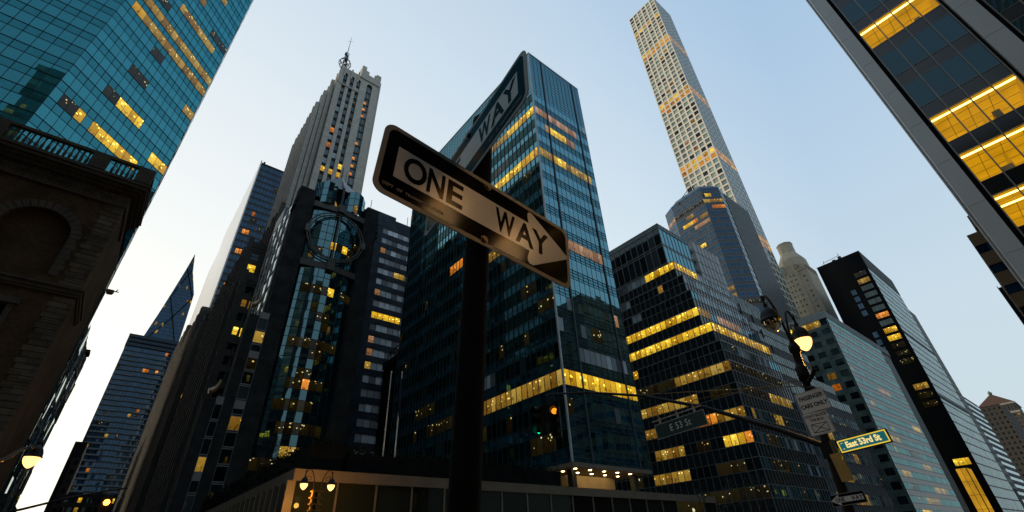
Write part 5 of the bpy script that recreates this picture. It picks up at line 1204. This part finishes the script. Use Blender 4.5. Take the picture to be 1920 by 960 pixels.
def crook(root, base, top, out, r=.032, s=1.0):
    """arm that rises from the pole and curls over above a lantern"""
    bx, by, bz = base; tx, ty, tz = top; P = []
    for i in range(13):
        a = i / 12; ang = math.pi * .62 * a
        u = (1 - math.cos(ang)) / (1 - math.cos(math.pi * .62)); v = math.sin(ang) / math.sin(math.pi * .5)
        P.append((bx + (tx - bx) * u, by + (ty - by) * u, bz + (tz + .16 * s - bz) * min(1, v) - .16 * s * max(0, a - .8) * 5))
    m = MB(); m.tube(P, [r * (1 - .35 * i / 12) for i in range(13)], 8); 
    m.tube([(tx, ty, tz + .04), (tx, ty, tz - .12 * s)], r * .9, 8); m.lathe([(0, .10 * s), (.045 * s, .05 * s), (.02, 0), (.05 * s, -.02), (0, -.05)], (tx, ty, tz), seg=8)
    # scroll inside the crook
    sc = []
    for i in range(14):
        a = i / 13 * math.pi * 1.6; rr = .16 * s * (1 - i / 18); sc.append((bx + (tx - bx) * .55 + (tx - bx) * .3 * math.cos(a) * (1 - i / 18), by + (ty - by) * .55 + (ty - by) * .3 * math.cos(a) * (1 - i / 18), bz + (tz - bz) * .62 + rr * math.sin(a)))
    m.tube(sc, r * .5, 6); m.build('crook_arm', IRON, root)

POST = thing('lamp_and_signal_post', (-3.93, 11.7, .13), 'black iron post carrying two lanterns, street signs and a long signal arm', 'lamp post')
def post():
    t = POST; X = lambda z: -3.93 + (z) * .058; Y = 11.72
    m = MB(); rz = [(.13, .19), (.5, .19), (.55, .15), (1.0, .13), (1.05, .11), (3.0, .085), (4.6, .075), (4.72, .075), (4.74, .11), (4.85, .125), (5.02, .125), (5.06, .10), (5.1, .085), (5.35, .082), (5.40, .115), (5.5, .125), (5.58, .09), (5.66, .05), (5.72, .06), (5.80, .0)]
    m.tube([(X(z), Y, z) for z, r in rz], [r for z, r in rz], 16); m.build('pole', IRON, t, True)
    xl, yl, zl = X(5.9), 10.86, 5.98; xr, yr, zr = X(5.8) + .04, 12.34, 5.86
    crook(t, (X(5.5), Y - .05, 5.45), (xl, yl, zl + .55), 1); crook(t, (X(5.5), Y + .05, 5.45), (xr, yr, zr + .55), 1)
    lantern(t, xl, yl, zl, 1.0, False); lantern(t, xr, yr, zr, 1.0, True, 75)
    # signal arm and its guy rod
    m = MB(); pts = [(-3.78, 11.8, 3.35), (-4.6, 11.85, 3.86), (-6.31, 11.9, 4.80), (-8.2, 11.9, 5.60), (-10.2, 11.9, 6.23), (-11.7, 11.9, 6.58), (-12.3, 11.9, 6.66)]
    m.tube(pts, [.07, .062, .05, .042, .036, .032, .032], 10); m.build('signal_arm', IRON, t)
    m = MB(); m.tube([(-3.66, 11.75, 4.62), (-8.2, 11.88, 5.62)], .014, 5); m.tube([(-3.66, 11.75, 4.76), (-6.6, 11.88, 5.05)], .01, 5); m.build('guy_rod', rough_mat('brass_coloured_rod', (.32, .2, .09), rough=.3, metal=.6), t)
    m = MB(); m.tube([(-3.68, 11.72, 4.62), (-3.42, 11.5, 4.72), (-3.28, 11.4, 4.82)], [.045, .04, .05], 8); m.tube([(-3.66, 11.68, 4.55), (-3.5, 11.55, 4.50)], .03, 6); m.build('camera_bracket', IRON, t)
    m = MB(); m.box(X(3.3) - .11, Y - .12, 3.1, X(3.3) + .10, Y + .1, 3.42); m.build('control_box', IRON, t)
post()

# ---- signs
WHITE = rough_mat('reflective_white_sheeting', (.80, .77, .70), var=.09, rough=.20, spec=.4, fine=60)
SBLK = rough_mat('black_sign_film', (.004, .004, .005), var=.05, rough=.10, spec=.05)
EDGE = rough_mat('bare_aluminium_sign_edge', (.26, .25, .23), rough=.5, metal=.3, fine=40)
GREEN = rough_mat('green_sign_film', (.01, .045, .035), rough=.35, spec=.5); BLUEF = rough_mat('blue_sign_film', (.01, .07, .13), rough=.35)
BOLT = rough_mat('rusty_bolt', (.12, .09, .07), metal=.7, rough=.4)
def rrect(w, h, r, n=6):
    P = []
    for cx, cy, a0 in ((w / 2 - r, h / 2 - r, 0), (-w / 2 + r, h / 2 - r, 90), (-w / 2 + r, -h / 2 + r, 180), (w / 2 - r, -h / 2 + r, 270)):
        for i in range(n + 1): a = R(a0 + 90 * i / n); P.append((cx + r * math.cos(a), cy + r * math.sin(a)))
    return P
class Pl:
    def __init__(s, Cn, u, v): s.C = Vector(Cn); s.u = Vector(u).normalized(); v = Vector(v); s.v = (v - s.u * v.dot(s.u)).normalized(); s.n = s.u.cross(s.v)
    def P(s, a, b, o=0): return s.C + s.u * a + s.v * b + s.n * o
    def sheet(s, name, poly, mat, root, o0, o1):
        m = MB(); f = [s.P(a, b, o1) for a, b in poly]; k = [s.P(a, b, o0) for a, b in poly]
        m.quad(f, 0, [(a, b) for a, b in poly]); m.quad(list(reversed(k)), 0, [(a, b) for a, b in reversed(poly)])
        for i in range(len(poly)): j = (i + 1) % len(poly); m.quad([k[i], k[j], f[j], f[i]])
        return m.build(name, mat, root)
    def text(s, name, txt, size, a, b, mat, root, o, sx=1.0, bold=0.0, spacing=1.0, ext=.0008): return text_obj(name, txt, size, mat, root, s.P(a, b, o), s.u, s.v, sx, bold, ext, 'CENTER', spacing)
    def bolt(s, a, b, root, r=.011, o=.004):
        m = MB(); m.tube([s.P(a, b, 0), s.P(a, b, o + .006)], r, 6); m.tube([s.P(a, b, -.004), s.P(a, b, o)], r * 1.5, 10); m.build('bolt', BOLT, root)
def oneway(p, root, mirror=False, w=.914, h=.305, label=None, full=True):
    k = w / .914; q = (-1 if mirror else 1)
    pan = p.sheet('arrow_sign', rrect(w, h, .042 * k), EDGE, root, -.002, .0015)
    if label: pan['label'] = label
    p.sheet('black_field', rrect(w - .036 * k, h - .036 * k, .032 * k), SBLK, pan, .0016, .0022)
    A = [(-.396, .068), (.213, .068), (.205, .098), (.206, .118), (.217, .129), (.232, .126), (.441, .009), (.441, -.005), (.236, -.127), (.215, -.126), (.205, -.112), (.207, -.095), (.216, -.067), (-.396, -.067)]
    A = [(q * a * k, b * k) for a, b in A]
    if mirror: A.reverse()
    p.sheet('white_arrow', list(reversed(A)), WHITE, pan, .0023, .0029)
    spans = {'O': (-.366, -.277), 'N': (-.272, -.203), 'E': (-.190, -.121), 'W': (.034, .134), 'A': (.140, .238), 'Y': (.232, .324)}
    if mirror: spans = {'O': (-.322, -.235), 'N': (-.228, -.158), 'E': (-.145, -.080), 'W': (.094, .192), 'A': (.200, .298), 'Y': (.294, .386)}
    for ch in 'ONEWAY':
        a_, b_ = spans[ch]; lo = p.text('letter', ch, .142 * k, 0, 0, SBLK, pan, .0034, 1, .0032 * k)
        T = Matrix((p.u, p.v, p.n)).transposed().to_4x4(); T.translation = p.P(0, 0, .0034); Ti = T.inverted(); me = lo.data; me.transform(Ti)
        xs = [q_.co.x for q_ in me.vertices]; ys = [q_.co.y for q_ in me.vertices]; x0, x1, y0, y1 = min(xs), max(xs), min(ys), max(ys)
        h_ = .108 * k; me.transform(Matrix.Translation(((a_ + b_) / 2 * k, 0, 0)) @ Matrix.Diagonal(((b_ - a_) * k / (x1 - x0), h_ / (y1 - y0), 1, 1)) @ Matrix.Translation((-(x0 + x1) / 2, -(y0 + y1) / 2, 0))); me.transform(T)
    if full: p.text('fine_print', 'DEPT  OF  TRANSPORTATION', .0165, (-.31 if not mirror else .30), -.1105, EDGE, pan, .0026, .95, .0002, 1.12)
    if full:
        for a, b in ((-.01, .128), (-.011, -.127)): p.bolt(a, b, pan)
    return pan
def sign_post():
    t = thing('sign_post', (-1.165, .70, .13), 'dark steel post leaning close by with two one way arrow signs at right angles', 'sign post')
    m = MB(); m.tube([(-1.165, .705, .13), (-1.135, .838, 3.02), (-1.134, .846, 3.28)], .045, 14)
    m.tube([(-1.165, .705, .13), (-1.165, .705, .3)], .075, 14); m.build('pole', rough_mat('matt_black_steel', (.0035, .003, .003), rough=.8, spec=.06, fine=60), t, True)
    p = Pl((-1.080, .825, 2.697), (-.058, .997, -.048), (.033, .05, .998)); oneway(p, t, label='front one way sign pointing right with an amber glint across it')
    p = Pl((-1.159, .790, 3.062), (.991, -.134, .022), (-.017, .038, .999)); oneway(p, t, True, label='rear one way sign seen edge on, showing only WAY')
    m = MB(); m.box(-1.125, .79, 2.66, -1.085, .88, 2.70); m.box(-1.125, .79, 2.82, -1.085, .88, 2.85); m.build('clamp', BOLT, t)
sign_post()
def framed(p, root, name, w, h, r, face, border, bw, label=None, edge=SBLK):
    pan = p.sheet(name, rrect(w, h, r), edge, root, -.003, .002)
    if label: pan['label'] = label
    p.sheet('border', rrect(w - .012, h - .012, r * .9), border, pan, .0022, .003); p.sheet('face', rrect(w - .012 - 2 * bw, h - .012 - 2 * bw, r * .6), face, pan, .0032, .004); return pan
def post_signs():
    t = POST; up = (-.06, 0, .998)
    p = Pl((-3.64, 11.60, 4.245), (.998, .03, .06), up); s = framed(p, t, 'passenger_cars_sign', .60, .45, .04, WHITE, SBLK, .006, 'white sign reading PASSENGER CARS ONLY', WHITE)
    p.text('lettering', 'PASSENGER', .118, 0, .085, SBLK, s, .0046, .80, .004); p.text('lettering', 'CARS ONLY', .118, 0, -.085, SBLK, s, .0046, .86, .004)
    p = Pl((-3.69, 11.60, 3.79), (.968, .22, .06), up); s = framed(p, t, 'box_junction_sign', .47, .47, .04, WHITE, SBLK, .005, 'white sign reading DONT BLOCK THE BOX over a crossed box', WHITE)
    p.text('lettering', "DON'T BLOCK", .075, 0, .155, SBLK, s, .0046, .86, .002); p.text('lettering', 'THE BOX', .075, 0, .07, SBLK, s, .0046, .86, .002)
    m = MB()
    for a0, b0, a1, b1 in ((-.15, 0, .15, 0), (.15, 0, .15, -.17), (.15, -.17, -.15, -.17), (-.15, -.17, -.15, 0), (-.15, 0, .15, -.17), (.15, 0, -.15, -.17)): m.tube([p.P(a0, b0 - .01, .0046), p.P(a1, b1 - .01, .0046)], .006, 4)
    m.build('crossed_box', SBLK, s)
    YEL = emit_mat('glowing_yellow_film', (1, .70, .06), .80); LETT = emit_mat('glowing_letters', (1, .80, .30), .95); TEAL = emit_mat('glowing_teal_film', (.01, .115, .13), .9)
    p = Pl((-3.12, 11.88, 3.335), (.9975, 0, .07), (-.07, 0, .9975)); s = framed(p, t, 'street_name_sign', .93, .245, .01, TEAL, YEL, .022, 'illuminated teal street name sign reading East 53rd St')
    p.text('lettering', 'East 53rd St', .158, 0, .002, LETT, s, .0062, .84, .0062, 1.0, .001)
    sf = MB()   # slab serifs under and over the main stems
    for a, b in ((-.385, -.054), (-.385, .054), (-.075, .054), (.315, -.054)): sf.box(-.02, -.004, 0, .02, .004, .002, 0, (p.P(a, b, .0062), p.u, p.v, p.n))
    sf.build('serifs', LETT, s)
    b = MB(); b.box(-.50, -.13, -.09, .47, .13, -.004, 0, (p.C, p.u, p.v, p.n)); b.build('light_box', IRON, s)
    p = Pl((-3.46, 11.42, 3.10), (.30, -.954, 0), (-.06, 0, .998)); s = framed(p, t, 'cross_street_sign', .62, .17, .01, BLUEF, YEL, .02, 'second illuminated street name sign seen nearly edge on')
    p = Pl((-3.70, 11.58, 2.345), (.9985, 0, .055), up); s = oneway(p, t, True, .64, .214, 'small one way sign with its arrow pointing left', False)
    p = Pl((-3.58, 11.56, 2.90), (.98, .15, .06), up); s = p.sheet('bronze_panel', rrect(.22, .52, .01), rough_mat('amber_panel', (.5, .3, .06), rough=.3), t, -.003, .003)  # panel has a plain amber base colour
    p = Pl((-7.0, 11.70, 4.47), (.990, .10, .085), (-.085, 0, .996)); s = framed(p, t, 'hanging_street_sign', 1.50, .40, .012, GREEN, rough_mat('dull_white_border', (.6, .62, .6)), .014, 'dark green hanging sign reading E 53 St')
    p.text('lettering', 'E 53 St', .25, .0, .0, rough_mat('sign_white_letters', (.9, .9, .88)), s, .0052, .80, .001, 1.1)
    m = MB(); m.tube([p.P(-.80, .30, -.02), p.P(.70, .30, -.02)], .014, 6)
    for a in (-.55, 0, .5): m.box(-.03, 0, -.03, .03, .16, .01, 0, (p.P(a, .19, 0), p.u, p.v, p.n)); m.tube([p.P(a, .3, -.02), p.P(a, .42, .05)], .02, 6)
    m.build('hanger', rough_mat('galvanised_hanger', (.42, .36, .28), rough=.35, metal=.6), s)
post_signs()
def signal_head(root, x, y, ztop, d, on):
    """three section head: yaw vector d = facing"""
    d = Vector(d).normalized(); r_ = Vector((-d.y, d.x, 0)); fr = (Vector((x, y, ztop)), r_, -d, Vector((0, 0, 1)))
    m = MB(); cols = [('red', (1, .27, .015)), ('amber', (.05, .03, 0)), ('green', (.0, .75, .32))]
    for i in range(3): m.box(-.16, -.02, -.34 * (i + 1) + .01, .16, .20, -.34 * i - .01, 0, fr)
    h = m.build('signal_housing', IRON, root)
    for i, (nm, c) in enumerate(cols):
        cz = -.34 * i - .17; cen = Vector((x, y, ztop + cz)) + d * .03
        v = MB(); seg = 14
        for k in range(seg):
            a0 = R(-50 + 280 * k / seg); a1 = R(-50 + 280 * (k + 1) / seg); p0 = cen + r_ * .125 * math.cos(a0) + Vector((0, 0, .125 * math.sin(a0))); p1 = cen + r_ * .125 * math.cos(a1) + Vector((0, 0, .125 * math.sin(a1)))
            v.quad([p0, p1, p1 + d * .2, p0 + d * .2])
        v.build('visor', IRON, h)
        l = MB(); l.quad([cen + r_ * .105 * math.cos(a) + Vector((0, 0, .105 * math.sin(a))) for a in [2 * math.pi * k / 16 for k in range(16)]])
        l.build('lens', emit_mat('signal_%s_on' % nm, c, 1.6 if nm == 'red' else 2.2) if on == nm else rough_mat('signal_%s_off' % nm, (.02, .02, .02), rough=.2), h)
def signals():
    t = POST
    signal_head(t, -11.62, 11.62, 6.08, (.55, -.83, 0), 'red'); signal_head(t, -12.45, 11.62, 6.28, (-.05, -1, 0), 'green')
    m = MB(); m.box(-12.3, 11.68, 6.12, -11.7, 11.76, 6.2); m.box(-12.3, 11.68, 5.3, -11.7, 11.76, 5.36); m.tube([(-12.02, 11.75, 5.3), (-12.02, 11.8, 6.66)], .035, 8); m.box(-12.13, 11.6, 5.62, -11.93, 11.72, 5.95); m.build('signal_bracket', IRON, t)
signals()
# near twin lamp out of frame to the right whose light glints on the sign, then the twin lamp across the avenue
def twin(x, y, zrim, sep, s, label, watts, axis='y', name='twin_lamp', glow=None):
    global GLOW
    keep = GLOW; GLOW = glow or GLOW
    t = thing(name, (x, y, .13), label, 'street lamp')
    m = MB(); m.tube([(x, y, .13), (x, y, .6), (x, y, 1), (x, y, zrim - 1.2), (x, y, zrim - .5)], [.2, .17, .1, .09, .07], 12); m.build('pole', IRON, t, True)
    f = MB(); f.box(x - .12 * s, y - .22 * s, zrim - 1.3 * s, x + .12 * s, y - .14 * s, zrim - .3 * s); f.box(x - .12 * s, y + .14 * s, zrim - 1.3 * s, x + .12 * s, y + .22 * s, zrim - .3 * s)
    for k in range(4): f.box(x - .14 * s, y - .3 * s, zrim - (.4 + .3 * k) * s, x + .14 * s, y + .3 * s, zrim - (.34 + .3 * k) * s)
    f.build('gilded_bracket', rough_mat('gilded_iron', (.35, .22, .07), rough=.35, metal=.5), t)
    for q in (-1, 1):
        crook(t, (x, y + q * .18 * s, zrim - .3 * s), (x, y + q * sep / 2, zrim + .55 * s), 1, .03 * s, s); lantern(t, x, y + q * sep / 2, zrim, s, True, watts)
    GLOW = keep
    return t
twin(-37.4, 12.6, 6.95, 1.95, 1.35, 'ornate twin street lamp with two lit teardrop lanterns in front of the podium', 240)
twin(2.75, 4.0, 6.2, 1.5, .75, 'lit twin street lamp just right of the sign post, glinting on the arrow sign', 48, glow=emit_mat('amber_lamp_glass', (1, .34, .03), 9))
def left_lamp():
    t = thing('curved_arm_lamp', (-15.2, -2.3, .13), 'single lit lantern on a curved arm in front of the brick clubhouse', 'street lamp')
    m = MB(); m.tube([(-15.2, -2.3, .13), (-15.2, -2.3, 3.4), (-16.2, -2.15, 4.0), (-18.0, -2.0, 4.35), (-19.4, -1.9, 4.85), (-20.2, -1.78, 5.1), (-20.8, -1.7, 5.08)], [.09, .07, .05, .045, .04, .035, .03], 8); m.build('curved_arm', IRON, t)
    lantern(t, -20.8, -1.70, 4.93, 1.05, True, 30)
left_lamp()
def far_signal():
    t = thing('far_signal_arm', (-30, -4.6, .13), 'thin mast arm with a glowing amber signal over the cross street at the lower left', 'traffic light')
    m = MB(); m.tube([(-30, -4.6, .13), (-30, -4.6, 3.2), (-30, -3.6, 3.9), (-30, -2.0, 4.36), (-30, -.8, 4.78), (-30, .75, 5.2), (-30, 1.3, 5.3)], [.1, .08, .06, .05, .045, .04, .035], 8)
    m.tube([(-30, -1.15, 4.66), (-30, -1.2, 4.2)], .03, 6); m.build('mast_arm', IRON, t)
    m = MB(); m.box(-30.2, .52, 3.95, -30.02, .92, 4.98); m.build('signal_housing', IRON, t)
    m = MB(); m.lathe([(0, .12), (.08, .1), (.13, .0), (.08, -.1), (0, -.12)], (-29.98, .73, 4.69), seg=14); m.build('lens', emit_mat('amber_signal_on', (1, .42, .05), 7), t)
far_signal()
